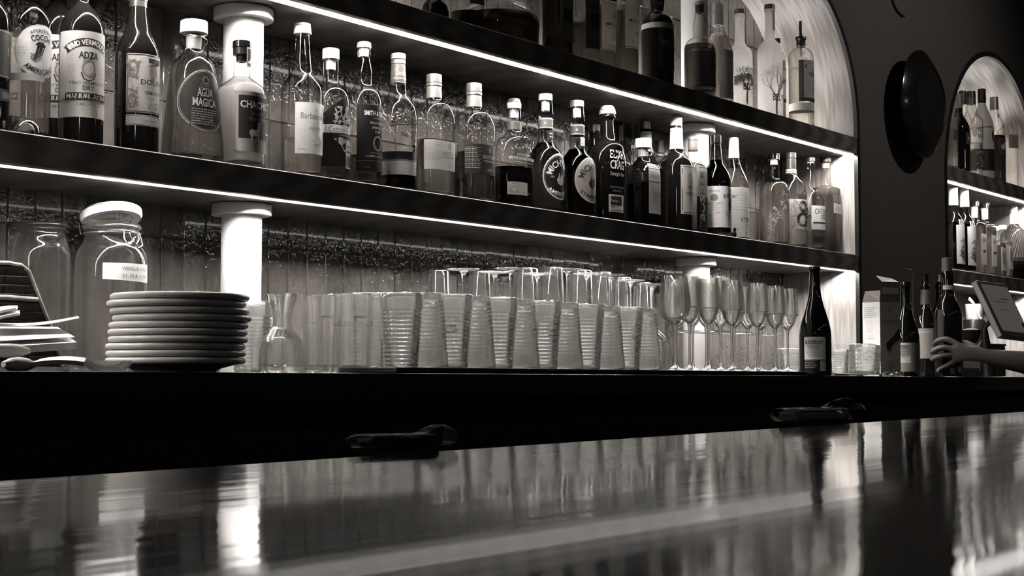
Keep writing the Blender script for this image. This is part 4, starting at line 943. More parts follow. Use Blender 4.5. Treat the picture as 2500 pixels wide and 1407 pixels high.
def pourer(t, s, rad, X, Y, zb, prof):
    def z(py): return at(1957, py, Y).z - zb
    m = MB(); m.lathe([(0, z(92)), (13 * s, z(92)), (13.5 * s, z(97)), (11 * s, z(101)), (11.5 * s, z(113)), (9 * s, z(116)), (0, z(116))], 24); c = m.build('pourer_stopper', M_BLACK, t)
    MB().tube([(0, 0, z(92)), (-.0012, 0, z(76)), (-.0022, 0, z(66)), (-.004, -.001, z(53))], [4 * s, 3.5 * s, 4.2 * s, 3.2 * s], 10).build('pouring_spout', plain('dark_steel', .10, .25, metal=.9), c)
    MB().tube([(0, 0, z(116)), (.0005, 0, z(139))], [2.2 * s, 1.2 * s], 8).build('air_tube', M_GREYCAP, c)
bottle('clear vodka bottle with black pouring spout, rightmost on the upper shelf', 1957, [(114, 11), (118, 12), (122, 20), (132, 28), (146, 30.5), (270, 30.5)], shelf=2, liq=(168, LIQ_CLEAR), name='vodka_bottle', extra=pourer,
       labels=[dict(y=(153, 253), psi=-8, L=1951, mat=P4, art=lambda H, B: [('p', [(-H + 16, B - 14)] + [(-H + 16 + 44 * i / 8, B - 14 + 10 * math.sin(math.pi * i / 8)) for i in range(9)] + [(H, B - 20), (-H + 16, B - 22)], PK), ('t', 'VODKA', 8, 16, 11, K, dict(w=36, bold=.06)), ('t', 'KETEL', 8, 27, 4.5, K), ('o', 8, -18, 6, 7, KG), ('r', -H, -H + 12, -B, B, PD), ('r', -H, H, -B, -B + 9, K)] + lines(2, -6, 20, 4, 5, 1.5, KM)),
               dict(y=(256, 274), psi=0, hw=110, mat=P6, name='label_band')])

# ------------------------------ second niche, upper shelf
g3 = 'bottles on the upper shelf of the narrow niche'
bottle('clear pleated bottle at the left end of the narrow niche upper shelf', 2317, Y=.07, outline= [(262, 8), (272, 10), (282, 20), (292, 22), (395, 22)], shelf=2, liq=(290, LIQ_PALE), caps=[(248, 262, 8, 8.5, M_BLACK)], group=g3, labels=[dict(y=(320, 345), psi=0, hw=16, mat=PD)])
bottle('black wine style bottle, second from left on the narrow niche upper shelf', 2343, [(232, 8.5), (264, 9), (282, 10), (300, 20), (316, 25), (400, 25)], shelf=2, Y=.07, glass=M_DARKGLASS, caps=[(231, 266, 9, 9.4, plain('grey_foil_capsule', .10, .4))], group=g3, name='wine_bottle', labels=[dict(y=(328, 355), psi=0, hw=14, mat=PD, art=lambda H, B: [('t', 'OK', 0, 0, 8, LG)])])
bottle('black capped clear bottle behind the two label bottle in the narrow niche', 2353, [(256, 9), (270, 10), (290, 20), (310, 22), (400, 22)], shelf=2, Y=.215, liq=(330, LIQ_PALE), caps=[(224, 256, 9.5, 10, M_BLACK)], group=g3)
bottle('clear bottle with sloping shoulder and large lettering, in the narrow niche', 2374, [(256, 9.5), (264, 11), (282, 16), (292, 24), (298, 27), (350, 26), (410, 25)], shelf=2, liq=(352, LIQ_PALE), caps=[(225, 240, 10.5, 10.8, M_BLACK), (240, 257, 10.6, 10.8, M_DARKFOIL, 'cap_band')], group=g3,
       labels=[dict(y=(306, 350), psi=0, hw=20, art=lambda H, B: [('t', 'YERBA', 0, 8, 12, K, dict(w=38)), ('t', 'RANCH', 0, -8, 11, K, dict(w=34)), ('o', -26, 2, 6, 14, KM)]), dict(y=(368, 416), psi=0, hw=30, mat=PD, art=lambda H, B: [('t', 'LEPIDO', -6, B - 8, 7, KM)] + leafs(0, -8, 20, 10, 14, KM, 61))])
bottle('paper wrapped bottle tied with dark cord, tallest in the narrow niche', 2400, [(254, 9), (262, 11), (280, 18), (300, 25), (320, 27), (410, 27)], shelf=2, glass=plain('wrapping_paper', .42, .7, .2, bump=.5, nscale=40), caps=[(219, 254, 9.5, 10, M_BLACKGLOSS)], group=g3,
       labels=[dict(y=(368, 420), psi=0, hw=90, mat=PK), dict(y=(318, 352), psi=12, hw=14, shape='oval', mat=PK, art=lambda H, B: [('l', spiral(0, 0, 10, 1.2), 2, LG)])],
       extra=lambda t, s, rad, X, Y, zb, prof: MB().tube([(rad(.245) * 1.08 * math.sin(a * .4), -rad(.245) * 1.08 * math.cos(a * .4), .245 + .004 * math.sin(a)) for a in range(16)], .0015, 6).build('tie_cord', M_BLACK, t))
bottle('clear bottle with grey cap, cloud shaped motif on dark liquid, narrow niche', 2430, [(270, 9), (278, 10), (296, 18), (316, 24), (330, 25), (420, 25)], shelf=2, liq=(334, LIQ_DARK), caps=[(239, 270, 10, 10.5, M_GREYCAP)], group=g3,
       labels=[dict(y=(340, 385), psi=0, hw=22, mat=PD, art=lambda H, B: [('o', -8, 0, 8, 7, LG), ('o', 0, 4, 9, 8, LG), ('o', 9, -1, 8, 7, LG)]), dict(y=(279, 290), psi=0, hw=5, r=11, mat=P8, name='neck_tag')])
bottle('slim clear bottle with tall brown cap, rightmost in the narrow niche upper shelf', 2462, [(288, 9), (306, 10), (310, 14), (318, 22), (326, 24), (430, 24)], shelf=2, liq=(330, LIQ_CLEAR), caps=[(252, 289, 9.5, 9.8, plain('brown_sleeve', .10, .5), 'neck_sleeve')], group=g3, labels=[dict(y=(334, 366), psi=0, hw=28, mat=P4, art=lambda H, B: [('r', 14, 18, -8, 8, K)])])
# second niche, lower shelf
g4 = 'bottles on the lower shelf of the narrow niche'
def flower_art(H, B):
    return [('p', [(-14 + i * 6, B), (-14 + i * 6, B + 14), (-10 + i * 6, B + 14), (-10 + i * 6, B)], P8) for i in range(4)] + leafs(4, -12, 15, 26, 46, KG, 71) + leafs(6, -26, 14, 12, 24, K, 72) + [('t', 'DOLCE', 6, -B + 3, 9, LG, dict(w=30))]
for xc, y, lab in ((2330, 460, 'wine bottle with long white capsule and flower label, left of its twin'), (2357, 464, 'wine bottle with long white capsule and flower label, right of its twin')):
    bottle(lab, xc, [(y + 42, 11), (y + 60, 11), (y + 70, 17), (y + 82, 23), (y + 96, 25), (y + 180, 25)], shelf=1, Y=.08, glass=M_CLEAR, liq=(y + 84, LIQ_DARK), caps=[(y, y + 43, 10.5, 11.5, M_WHITECAP, 'capsule')], name='wine_bottle', group='twin wine bottles with flower labels', labels=[dict(y=(y + 92, y + 186), psi=-6, hw=22, mat=P8, art=flower_art)])
for xc, y, lab in ((2381, 493, 'glass stoppered bottle with rounded square body, left of its twin'), (2406, 497, 'glass stoppered bottle with rounded square body, right of its twin')):
    bottle(lab, xc, [(y + 14, 10.5), (y + 46, 11), (y + 50, 16), (y + 54, 25), (y + 62, 27), (y + 160, 27)], shelf=1, liq=(y + 60, LIQ_CLEAR), sq=4, caps=[(y, y + 13, 11, 11, M_STEM, 'stopper'), (y + 14, y + 40, 8.5, 8, P8, 'cork')], group='twin glass stoppered bottles', labels=[dict(y=(y + 80, y + 155), psi=0, hw=19, mat=paper(.45), art=lambda H, B: [('t', 'BAR', 0, 22, 12, K, dict(w=26)), ('r', -10, 8, -8, -2, K)])])
for xc, y, lab in ((2432, 554, 'short square bottle with round leaf motif, left of its twin'), (2450, 551, 'short square bottle with round leaf motif, right of its twin')):
    bottle(lab, xc, [(y + 12, 8), (y + 34, 8.5), (y + 38, 16), (y + 42, 22), (y + 110, 22)], shelf=1, Y=.09, liq=(y + 48, LIQ_CLEAR), sq=4, caps=[(y, y + 11, 9, 9, M_WHITECAP, 'stopper')], group='twin short square bottles', labels=[dict(y=(y + 52, y + 108), psi=0, hw=16, mat=paper(.5), art=lambda H, B: leafs(0, 6, 12, 18, 50, KG, 81) + [('r', -H, H, -B, -B + 9, KM)])])
bottle('diagonally ribbed bottle with white neck wrap, cut by the right frame edge', 2477, [(548, 10), (554, 13), (566, 26), (578, 32), (660, 32)], shelf=1, glass=thin_glass('tinted_grey_glass', .62, .15), liq=(640, LIQ_MID), caps=[(505, 522, 9.5, 9.8, M_CORK, 'stopper'), (522, 549, 9.6, 10.4, M_WHITECAP, 'neck_wrap')], group=g4,
       labels=[dict(y=(562, 630), psi=-30, hw=60, art=lambda H, B: [('l', [(-H + i * 7, -B), (-H + 26 + i * 7, B)], 2.2, KM) for i in range(14)]), dict(y=(580, 630), psi=6, hw=9, mat=P8)])
# ------------------------------------------------------------------ things on the back counter
def atz(px, py, Z):
    r = ray(px, py); return CAM + r * ((Z - CAM.z) / r.z)
def cpt(px, Y):                 # a spot on the counter seen in column px at distance Y
    p = at(px, 905, Y); return Vector((p.x, Y, zc(p.x) + .0004))

# black bar mat under the glasses
xa, xb = cpt(908, -.41).x, cpt(1945, -.44).x
def mat_():
    V = []
    for x in (xa, xb):
        z = zc(x) + .0004; V += [(x, -.470, z), (x, -.285, z), (x, -.285, z + .0105), (x, -.470, z + .0105)]
    o = mesh_obj('bar_mat', V, [(0, 1, 2, 3), (7, 6, 5, 4), (0, 4, 5, 1), (1, 5, 6, 2), (2, 6, 7, 3), (3, 7, 4, 0)], plain('black_rubber', .008, .45, .4)); bevel(o, .002, 2)
    tag(o, 'long black rubber bar mat under the row of beer glasses and flutes', 'bar mat')
mat_()
MT = .0112
def mpt(px, Y):
    p = cpt(px, Y); p.z += MT; return p

# --- plates
M_PLATE = plain('glazed_white_stoneware', .52, .35, .45, noise=.08, nscale=25)
plate_px = [(427, 900, 342), (430, 882, 342), (431, 866, 336), (433, 849, 336), (434, 834, 342), (438, 818, 332), (442, 801, 332), (438, 784, 336), (432, 766, 332), (436, 744, 328)]
p0 = cpt(430, -.37); s0 = depth(p0) / F
plate_lab = ['bottom plate of the white stack, resting on the counter', 'second plate from the bottom of the white stack', 'third plate from the bottom of the white stack', 'fourth plate from the bottom of the white stack', 'fifth plate from the bottom of the white stack',
             'fifth plate from the top of the white stack', 'fourth plate from the top of the white stack', 'third plate from the top of the white stack', 'second plate from the top of the white stack', 'topmost plate of the white stack, beside the glass jar']
R = .109; step = .0112
pm = MB(); pm.lathe([(0, 0), (.062, 0), (.064, .0015), (.072, .006), (R - .014, .0118), (R - .004, .0128), (R - .0008, .0150), (R, .0180), (R - .0008, .0208), (R - .004, .0226), (R - .010, .0222), (.078, .0125), (.066, .0062), (0, .0058)], 72)
me0 = None
for i, (px, py, w) in enumerate(plate_px):
    q = cpt(px, -.37)
    if me0 is None: o = pm.build('plate', M_PLATE, None, True, 50); me0 = o.data
    else: o = bpy.data.objects.new('plate', me0); COL.objects.link(o)
    o.location = (q.x, -.37 + .002 * ((i * 7) % 3 - 1), p0.z + i * step)
    tag(o, plate_lab[i], 'plate', 'stack of white plates')

# --- vessels seen in outline
def vessel(label, xc, outline, Y, name='drinking_glass', cat='glass', group=None, base=None, **kw):
    return bottle(label, xc, outline, Y=Y, shelf=0, glass=M_CLEARW, wall=.0022, name=name, cat=cat, group=group, base=base, **kw)
vessel('clear carafe with flared lip and pinched neck, right of the plates', 688, [(718, 37), (722, 36.5), (745, 30), (768, 24), (785, 22.5), (800, 25), (815, 36), (832, 48), (855, 54), (880, 56)], -.40, name='carafe', cat='carafe')
mark = lambda H, B: [('t', '4 OZ.', -30, 20, 5, KG), ('t', '125 ML', 30, 20, 5, KG), ('r', -56, -16, 13, 14, KM), ('r', 16, 56, 13, 14, KM), ('t', 'MIXING', 0, 34, 6, KG)]
vessel('clear measuring glass with printed marks, left of the pair', 785, [(721, 52), (726, 51.5), (760, 50), (850, 45), (890, 44)], -.36, name='mixing_glass', group='pair of measuring glasses', labels=[dict(y=(760, 860), psi=-30, hw=70, art=mark)])
vessel('clear measuring glass with printed marks, right of the pair', 866, [(718, 47), (723, 46.5), (760, 45), (850, 41), (890, 40)], -.36, name='mixing_glass', group='pair of measuring glasses', labels=[dict(y=(760, 860), psi=-30, hw=64, art=mark)])

# --- ribbed beer glasses
def beer_mesh(H, rt, rb, inv=False, ribs=(0.06, .80), n=14):
    pr = [(rt - .0012, H), (rt, H - .001), (rt, H - .004), (rt - .0006, H - .008)]
    z1, z0 = H * ribs[1], H * ribs[0]; k = n * 6
    for i in range(k + 1):
        z = z1 + (z0 - z1) * i / k; r = rb + (rt - rb) * (z / H)
        pr.append((r + .00075 * math.cos(2 * math.pi * n * i / k) - .0004, z))
    pr += [(rb, .004), (rb - .001, .001), (rb - .003, 0), (0, 0)]
    inn = [(rt - .0022, H - .0005), (rt - .003, H - .01), (rb + (rt - rb) * .12 - .003, H * .12), (rb - .006, H * .075), (0, H * .07)]
    return pr, inn
def beer(label, p, H=.145, rt=.041, rb=.0305, inv=False, emblem=None, group='row of ribbed beer glasses', tilt=0.0, n=14):
    t = thing('beer_glass', label, 'glass', p, 0, group)
    pr, inn = beer_mesh(H, rt, rb, n=n)
    if inv: pr = [(r, H - z) for r, z in pr]; inn = [(r, H - z) for r, z in inn]
    MB().lathe(inn[::-1] + pr, 48).build('glass_body', M_BEER, t, True, 80)
    if emblem is not None:
        V = []; z = H * .56; rr = lambda zz: rb + (rt - rb) * (zz / H)
        def onb(a, b, off):
            zz = z + b; q = rr(zz) + off; psi = emblem + a / rr(z); return Vector((q * math.sin(psi), -q * math.cos(psi), zz))
        m = MB()
        for R_ in (.0185, .0145): m.tube([onb(R_ * math.cos(i * .2618), R_ * math.sin(i * .2618), .0006) for i in range(24)], .0007, 6, closed=True)
        e = m.build('embossed_ring', M_STEM, t)
        decal('embossed_lettering', art([('t', 'LITRE', 0, 0, 1, LG, dict(w=3.4)), ('l', [(-2, -1.4), (0, -1.8), (2, -1.3)], .3, LG)], .0062), onb, e)
    if tilt: t.rotation_euler = tilt
    return t
beer('nearest upright ribbed beer glass, standing on the bare counter before the mat', cpt(979, -.425), .146)
seq = [(1043, True), (1104, False), (1161, True), (1216, False), (1271, True), (1326, False), (1379, True), (1432, False), (1482, True), (1529, False), (1573, True)]
ordn = ['first', 'second', 'third', 'fourth', 'fifth', 'sixth']
iu = id_ = 0
for i, (px, inv) in enumerate(seq):
    q = mpt(px, -.372)
    if inv: lab = 'upside down ribbed beer glass, %s upended one from the left' % ordn[id_]; id_ += 1
    else: lab = 'upright ribbed beer glass on the mat, %s upright one from the left' % ordn[iu]; iu += 1
    beer(lab, q, .1435, inv=inv, emblem=(-.25 if px in (1326, 1529) else (-.95 if px == 1104 else None)) if not inv else (0.1 if px == 1271 else None))
beer('ribbed beer glass half hidden behind the nearest beer glass', cpt(903, -.30), .152, group='beer glasses behind the front row')
beer('ribbed beer glass standing behind the measuring glasses', cpt(835, -.22), .152, group='beer glasses behind the front row')
beer('short ribbed tumbler between the plates and the carafe', cpt(613, -.28), .125, .038, .030, group='ribbed tumblers')
beer('short ribbed tumbler behind the carafe, against the white column foot', cpt(652, -.20), .128, .038, .030, group='ribbed tumblers')
beer('small ribbed tumbler left of the wine bottle', cpt(1932, -.24), .080, .040, .035, group='small ribbed tumblers', n=9)
beer('small ribbed tumbler right of the wine bottle', cpt(2046, -.25), .082, .040, .034, group='small ribbed tumblers', n=9)
q = cpt(2110, -.385)
beer('small ribbed tumbler with embossed ring, slightly tilted, before the white carton', q + Vector((0, 0, .006)), .086, .047, .045, emblem=-.85, group='small ribbed tumblers', n=5, tilt=(0.0, .10, 0))

# --- stemware: inverted wine glasses, tall tumblers, flutes
def stem_glass(name, label, p, H, prof_bowl, foot_r, bowl_z, group, inv=False, cat='wine glass'):
    t = thing(name, label, cat, p, 0, group)
    S = (lambda z: H - z) if inv else (lambda z: z)
    inn = [(max(r - .0011, 0 if i == len(prof_bowl) - 1 else .001), z + (.0035 if i == len(prof_bowl) - 1 else 0)) for i, (r, z) in enumerate(prof_bowl)]
    MB().lathe([(r, S(z)) for r, z in (inn[::-1] + prof_bowl + [(0, prof_bowl[-1][1])])], 40).build('bowl', M_FLUTE, t, True, 80)
    r0 = prof_bowl[-1][0]
    st = smooth_prof([(max(.007, r0 * .8), bowl_z + .012), (.006, bowl_z + .002), (.0036, bowl_z - .014), (.0032, .035), (.0042, .016), (.009, .006), (.02, .0035)], 3)
    MB().lathe([(0, S(bowl_z + .012))] + [(r, S(z)) for r, z in st] + [(0, S(.0035))], 20).build('stem', M_STEM, t, True, 60)
    MB().lathe([(0, S(.005)), (.012, S(.0048)), (foot_r - .004, S(.0022)), (foot_r, S(.0012)), (foot_r - .001, S(0)), (0, S(0))], 40).build('foot', M_FOOT, t, True, 60)
    return t
def wine_prof(H, bz, rr, rl):
    return smooth_prof([(rl, H), (rl + .002, H - .012), (rr * .97, H * .5 + bz * .5 + .012), (rr, (H + bz) / 2 - .004), (rr * .86, bz + (H - bz) * .22), (rr * .5, bz + .010), (.010, bz + .001), (.004, bz)], 4)
wn = ['first', 'second', 'third', 'fourth', 'fifth', 'sixth', 'seventh', 'eighth', 'ninth']
for i, (px, py, Y) in enumerate([(1131, 657, -.12), (1208, 664, -.02), (1247, 655, -.16), (1313, 668, -.05), (1386, 657, -.17), (1434, 668, -.05), (1490, 671, -.19), (1541, 684, -.08), (1594, 694, -.20)]):
    q = cpt(px, Y); H = at(px, py, Y).z - q.z
    stem_glass('wine_glass', 'upside down wine glass, foot upward, %s foot from the left' % wn[i], q, H, wine_prof(H, H * .48, .040, .032), .037, H * .48, 'upside down wine glasses', True)
for i, (px, py, hw, Y) in enumerate([(1070, 660, 24, .04), (1170, 662, 26, .09), (1283, 655, 30, .06), (1345, 653, 30, .10), (1417, 660, 28, .06), (1466, 664, 28, .12), (1518, 678, 24, .03), (1568, 690, 22, .07)]):
    q = cpt(px, Y); H = at(px, py, Y).z - q.z; s = depth(q) / F; r1 = hw * s; r2 = r1 * 1.28
    t = thing('highball_glass', 'upside down tall tumbler behind the beer glasses, %s base from the left' % wn[i], 'glass', q, 0, 'upside down tall tumblers')
    MB().lathe([(0, H), (r1 - .003, H), (r1, H - .003), (r2, .001), (r2 - .0008, 0), (r2 - .002, .001), (r1 - .0022, H - .011), (0, H - .010)], 40).build('glass_body', M_CLEARW, t, True, 60)
def flute_prof(H, bz):
    return smooth_prof([(.0245, H), (.0262, H - .02), (.0285, H - .05), (.0292, H - .075), (.0265, bz + .042), (.019, bz + .018), (.010, bz + .004), (.004, bz)], 4)
fl = [(1731, -.41), (1787, -.41), (1850, -.41), (1893, -.395), (1924, -.37), (1684, -.405), (1692, -.31), (1725, -.315), (1759, -.32), (1793, -.32), (1826, -.32), (1858, -.32)]
fl_lab = ['champagne flute in the front row, before the right edge of the white column', 'champagne flute in the front row, third from its right but one', 'champagne flute in the middle of the front row, widest looking', 'champagne flute, second from the wine bottle', 'champagne flute nearest to the wine bottle',
          'champagne flute at the left end of the front row', 'champagne flute at the left end of the back row', 'champagne flute in the back row, second from its left', 'champagne flute in the back row, third from its left', 'champagne flute in the back row, third from its right', 'champagne flute in the back row, second from its right', 'champagne flute at the right end of the back row']
fl_lab[1] = 'champagne flute in the front row, left neighbour of the middle one'
for (px, Y), lab in zip(fl, fl_lab):
    q = mpt(px, Y); H = .226
    stem_glass('champagne_flute', lab, q, H, flute_prof(H, .112), .033, .112, 'champagne flutes', False, 'flute')
for px, Y, lab in ((1648, -.415, 'upright wine goblet between the last beer glass and the flutes'), (1650, -.335, 'upright wine goblet behind the other goblet, left of the flutes')):
    q = mpt(px, Y); H = .222
    stem_glass('wine_goblet', lab, q, H, wine_prof(H, .105, .038, .030), .030, .105, 'upright wine goblets')

# --- clear containers with etched pattern behind the flutes
for x0, x1, lab in ((1742, 1822, 'clear etched container behind the flutes, left of two'), (1832, 1906, 'clear etched container behind the flutes, right of two')):
    a = cpt(x0, -.16); b = cpt(x1, -.16); H = .125; w = b.x - a.x
    t = thing('clear_container', lab, 'container', ((a.x + b.x) / 2, -.10, zc(a.x)), 0, 'clear etched containers')
    m = MB(); h = w / 2 - .004
    m.add([(-h, -.06, .001), (h, -.06, .001), (h + .003, -.064, H), (-h - .003, -.064, H)], [(0, 1, 2, 3)]); m.add([(-h, .06, .001), (h, .06, .001), (h + .003, .064, H), (-h - .003, .064, H)], [(3, 2, 1, 0)])
    m.add([(-h, -.06, .001), (-h, .06, .001), (-h - .003, .064, H), (-h - .003, -.064, H)], [(0, 3, 2, 1)]); m.add([(h, -.06, .001), (h, .06, .001), (h + .003, .064, H), (h + .003, -.064, H)], [(0, 1, 2, 3)])
    m.box((-h, -.06, 0), (h, .06, .002)); bd = m.build('walls', M_CLEAR2, t, False)
    MB().tube([(-h - .003, -.064, H), (h + .003, -.064, H), (h + .003, .064, H), (-h - .003, .064, H)], .0028, 8, closed=True).build('rim', M_STEM, t)
    decal('etched_pattern', art([z for k in range(60) for z in leafs(-66 + (k * 47) % 132, -42 + (k * 29) % 84, 5, 5, 3, (LG, WH)[k % 2], 91 + k)], h / 74), lambda A, B2, off: (A, -.0622 - off - (B2) * .02, H * .46 + B2 * .62), bd)

# --- jars
M_JARGLASS = thin_glass('storage_jar_glass', .93, .22)
def jar(label, xc, hw, ytop, Y, mouth, lid):
    k = hw / 88
    t = bottle(label, xc, [(ytop, mouth - 2), (ytop + 4 * k, mouth + 2), (ytop + 10 * k, mouth + 3), (ytop + 14 * k, mouth - 3), (ytop + 22 * k, mouth + 1), (ytop + 28 * k, mouth - 4), (ytop + 44 * k, mouth), (ytop + 62 * k, hw * .90), (ytop + 84 * k, hw * .98), (ytop + 110 * k, hw), (880, hw)], Y=Y, shelf=0, glass=M_JARW, wall=.003, name='storage_jar', cat='jar', group='big glass storage jars', nseg=48,
               labels=[dict(y=(648, 690), psi=-8, hw=66, mat=paper(.66), bot=lambda q: -3 * q, art=lambda H, B: [('t', 'VANILLA', 2, 9, 9, KG, dict(w=46)), ('t', 'SYRUP', 44, 8, 8, KM, dict(w=30)), ('t', '31.10.4', 0, -9, 9, KG, dict(w=40)), ('t', '11AM', 40, -9, 8, KM)])] if lid else [])
    return t
tj = jar('big clip top glass jar with open white rimmed lid and handwritten label', 269, 88, 549, .135, 68, True)
jar('big lidless glass jar behind the clip top jar, by the basket', 97, 70, 545, .20, 60, False)
sj = depth(tj.location) / F; X0, Y0, Z0 = tj.location
def jz(py): return at(269, py, Y0).z - Z0
# open lid: glass disc with a white gasket, leaning back on the wire hinge
lc = Vector((at(272, 532, Y0).x - X0, 0, jz(531))); Mt = Matrix.Translation(lc) @ Matrix.Rotation(math.radians(4), 4, 'Y') @ Matrix.Rotation(math.radians(-15), 4, 'X')
R = 70 * sj
lid = MB().lathe([(0, .020), (R * .55, .019), (R * .8, .015), (R * .97, .008), (R, .002), (R * .9, -.003), (R * .70, -.004), (R * .66, -.012), (R * .60, -.013), (0, -.008)], 48, M=Mt).build('lid', M_FOOT, tj, True, 60)
MB().lathe([(R * .78, -.006), (R * 1.01, -.006), (R * 1.06, 0), (R * 1.06, .008), (R * .99, .013), (R * .85, .012)], 48, M=Mt).build('white_gasket', plain('white_rubber', .78, .4), lid)
w = MB(); rw = .0011
ring = [(70 * sj * math.cos(a * .2618), 70 * sj * math.sin(a * .2618), jz(572)) for a in range(24)]
w.tube(ring, rw, 6, closed=True)
w.tube([(Mt @ Vector((R * 1.05 * math.cos(a), R * 1.05 * math.sin(a), .010))) for a in [i * .2618 for i in range(24)]], rw, 6, closed=True)
w.tube([Mt @ Vector((.012, 0, .0)), Mt @ Vector((.012, -.01, .026)), Mt @ Vector((.030, -.01, .026)), Mt @ Vector((.030, 0, .004))], rw, 6)
pj = lambda deg, r, py: (r * math.sin(math.radians(deg)), -r * math.cos(math.radians(deg)), jz(py))
rn = 70 * sj
w.tube([pj(-14, rn, 570), pj(-16, rn + .005, 585), pj(-12, rn + .008, 598), pj(-2, rn + .009, 606), pj(14, rn + .009, 607), pj(26, rn + .008, 600), pj(28, rn + .004, 585), pj(26, rn, 570)], rw * 1.2, 6)
w.tube([pj(-4, rn + .003, 572), pj(-2, rn + .007, 588), pj(6, rn + .010, 600), pj(16, rn + .007, 588), pj(18, rn + .003, 572)], rw, 6)
w.tube([(-.03, .058, jz(572)), (-.03, .064, jz(545)), tuple(Mt @ Vector((-.03, R * .9, .008)))], rw, 6)
w.build('wire_clip', plain('steel_wire', .5, .25, metal=.9), tj)

# small glass dish under the plates, left
q = cpt(262, -.44)
t = thing('glass_dish', 'small clear glass dish left of the plate stack foot', 'dish', q)
MB().lathe([(.036, .016), (.034, .010), (.028, .004), (.022, 0), (0, 0)], 28).lathe([(.034, .016), (.026, .006), (0, .005)], 28).build('glass_body', M_BEER, t, True, 60)

# --- woven basket with papers at the far left
M_WEAVE = plain('dark_wicker', .05, .6, .3, noise=.5, nscale=70, bump=.8); M_RIMW = plain('pale_wicker_rim', .34, .6, .3, noise=.3, nscale=90)
pp = lambda px, py, Y: at(px, py, Y)
t0 = cpt(40, .05)
t = thing('wicker_basket', 'dark wicker basket with pale bound rim, at the left frame edge', 'basket', t0)
pts = [(-70, 641), (20, 642), (52, 648), (70, 662), (98, 735), (126, 806), (146, 872), (150, 896)]
def wl(px, py, Y):
    v = at(px, py, Y) - t0; v.z = max(v.z, .002); return v
def panel(Yn, name):
    f = [wl(x, y, Yn) for x, y in pts]; bt = wl(-70, 896, Yn); f.append(bt)
    n = len(f); V = f + [v + Vector((0, .006, 0)) for v in f]
    Fc = [tuple(range(n)), tuple(range(2 * n - 1, n - 1, -1))] + [(i, i + n, (i + 1) % n + n, (i + 1) % n) for i in range(n)]
    return mesh_obj(name, V, Fc, M_WEAVE, t, False)
panel(.045, 'front_panel')
V = []; Fc = []
for x, y in pts[2:]: V += [wl(x, y, .051), wl(x, y, .051) + Vector((.0, .06, 0))]
for i in range(len(pts) - 3): Fc.append((2 * i, 2 * i + 1, 2 * i + 3, 2 * i + 2))
mesh_obj('side_panel', V, Fc, M_WEAVE, t, False)
m = MB(); m.tube([wl(x, y, .043) for x, y in pts], .0036, 8); m.tube([wl(-70, 724, .04), wl(20, 726, .04), wl(92, 732, .04)], .0042, 8)
m.build('bound_rim', M_RIMW, t)
m = MB()
for i in range(11):        # woven strands
    a = wl(-60 + i * 16, 660, .0425); b = wl(-60 + i * 16 - 40, 890, .0425)
    if i < 6: m.tube([a, b], .0022, 5)
    c = wl(-70 + i * 8, 650 + i * 22, .0415); d = wl(58 + i * 8.2, 655 + i * 22, .0415); m.tube([c, d], .0020, 5)
m.build('strands', M_WEAVE, t)

def sheet(name, lab, quad, th, mt, cat, group=None, bend=0.0, parent=None):
    """a slab of paper through four image corners (px, py, Y)"""
    c = [at(*q) for q in quad]; n = 8; V = []
    nrm = (c[1] - c[0]).cross(c[3] - c[0]).normalized()
    if nrm.z < 0: nrm = -nrm
    for i in range(n + 1):
        u = i / n
        for (a, b) in ((0, 1), (3, 2)):
            p_ = c[a].lerp(c[b], u) + Vector((0, 0, bend * math.sin(math.pi * u))); V += [p_, p_ + nrm * th]
    Fc = []
    for i in range(n):
        k = 4 * i
        Fc += [(k + 1, k + 5, k + 7, k + 3), (k, k + 2, k + 6, k + 4), (k, k + 4, k + 5, k + 1), (k + 2, k + 3, k + 7, k + 6)]
    Fc += [(0, 1, 3, 2), (4 * n, 4 * n + 2, 4 * n + 3, 4 * n + 1)]
    o = mesh_obj(name, V, Fc, mt, parent, True, 30)
    if lab: tag(o, lab, cat, group)
    return o
PW = paper(.74); PW2 = paper(.6)
ya, yb = -.16, -.03
sheet('paper_pad', 'thick pad of white papers leaning out of the wicker basket', [(-40, 868, ya), (186, 853, ya), (156, 832, yb), (-40, 828, yb)], .012, PW, 'paper pad')
sheet('paper_sheet', 'single white sheet lying on the paper pad', [(-40, 836, ya + .008), (182, 824, ya + .008), (140, 800, yb), (-40, 796, yb)], .001, paper(.68), 'paper')
sheet('menu_card', 'thin curved card sticking out towards the glass jar', [(-30, 797, -.11), (194, 778, -.11), (190, 774, -.05), (-30, 789, -.05)], .0012, PW2, 'card', bend=-.006)
sheet('folded_receipt', 'upper crumpled white receipt on top of the basket papers', [(-40, 785, -.10), (40, 758, -.10), (44, 752, -.05), (-40, 770, -.05)], .004, PW, 'receipt', bend=.004)
sheet('folded_receipt', 'lower crumpled white receipt on top of the basket papers', [(-40, 796, -.11), (47, 771, -.11), (49, 764, -.06), (-40, 782, -.06)], .004, PW, 'receipt', bend=.003)
sheet('folded_cloth', 'folded white cloth on the counter in front of the jar', [(76, 896, -.47), (205, 894, -.47), (210, 884, -.39), (100, 886, -.39)], .006, PW2, 'cloth', bend=.003)
for k, (px, py, ln, lab) in enumerate(((28, 872, 60, 'upper rolled napkin in front of the wicker basket'), (52, 888, 44, 'lower rolled napkin in front of the wicker basket'))):
    Yr = -.475 if k else -.44; a = at(px - ln, py - 4, Yr); b = at(px + ln * .7, py + 2, Yr + .02)
    r = [.004, .009, .010, .009, .004]
    if k: a.z = b.z = zc(a.x) + .009
    else: a.z = b.z = zc(a.x) + .028
    o = MB().tube([a.lerp(b, i / 4) for i in range(5)], r, 12).build('rolled_napkin', PW2, None, True, 60); tag(o, lab, 'napkin')

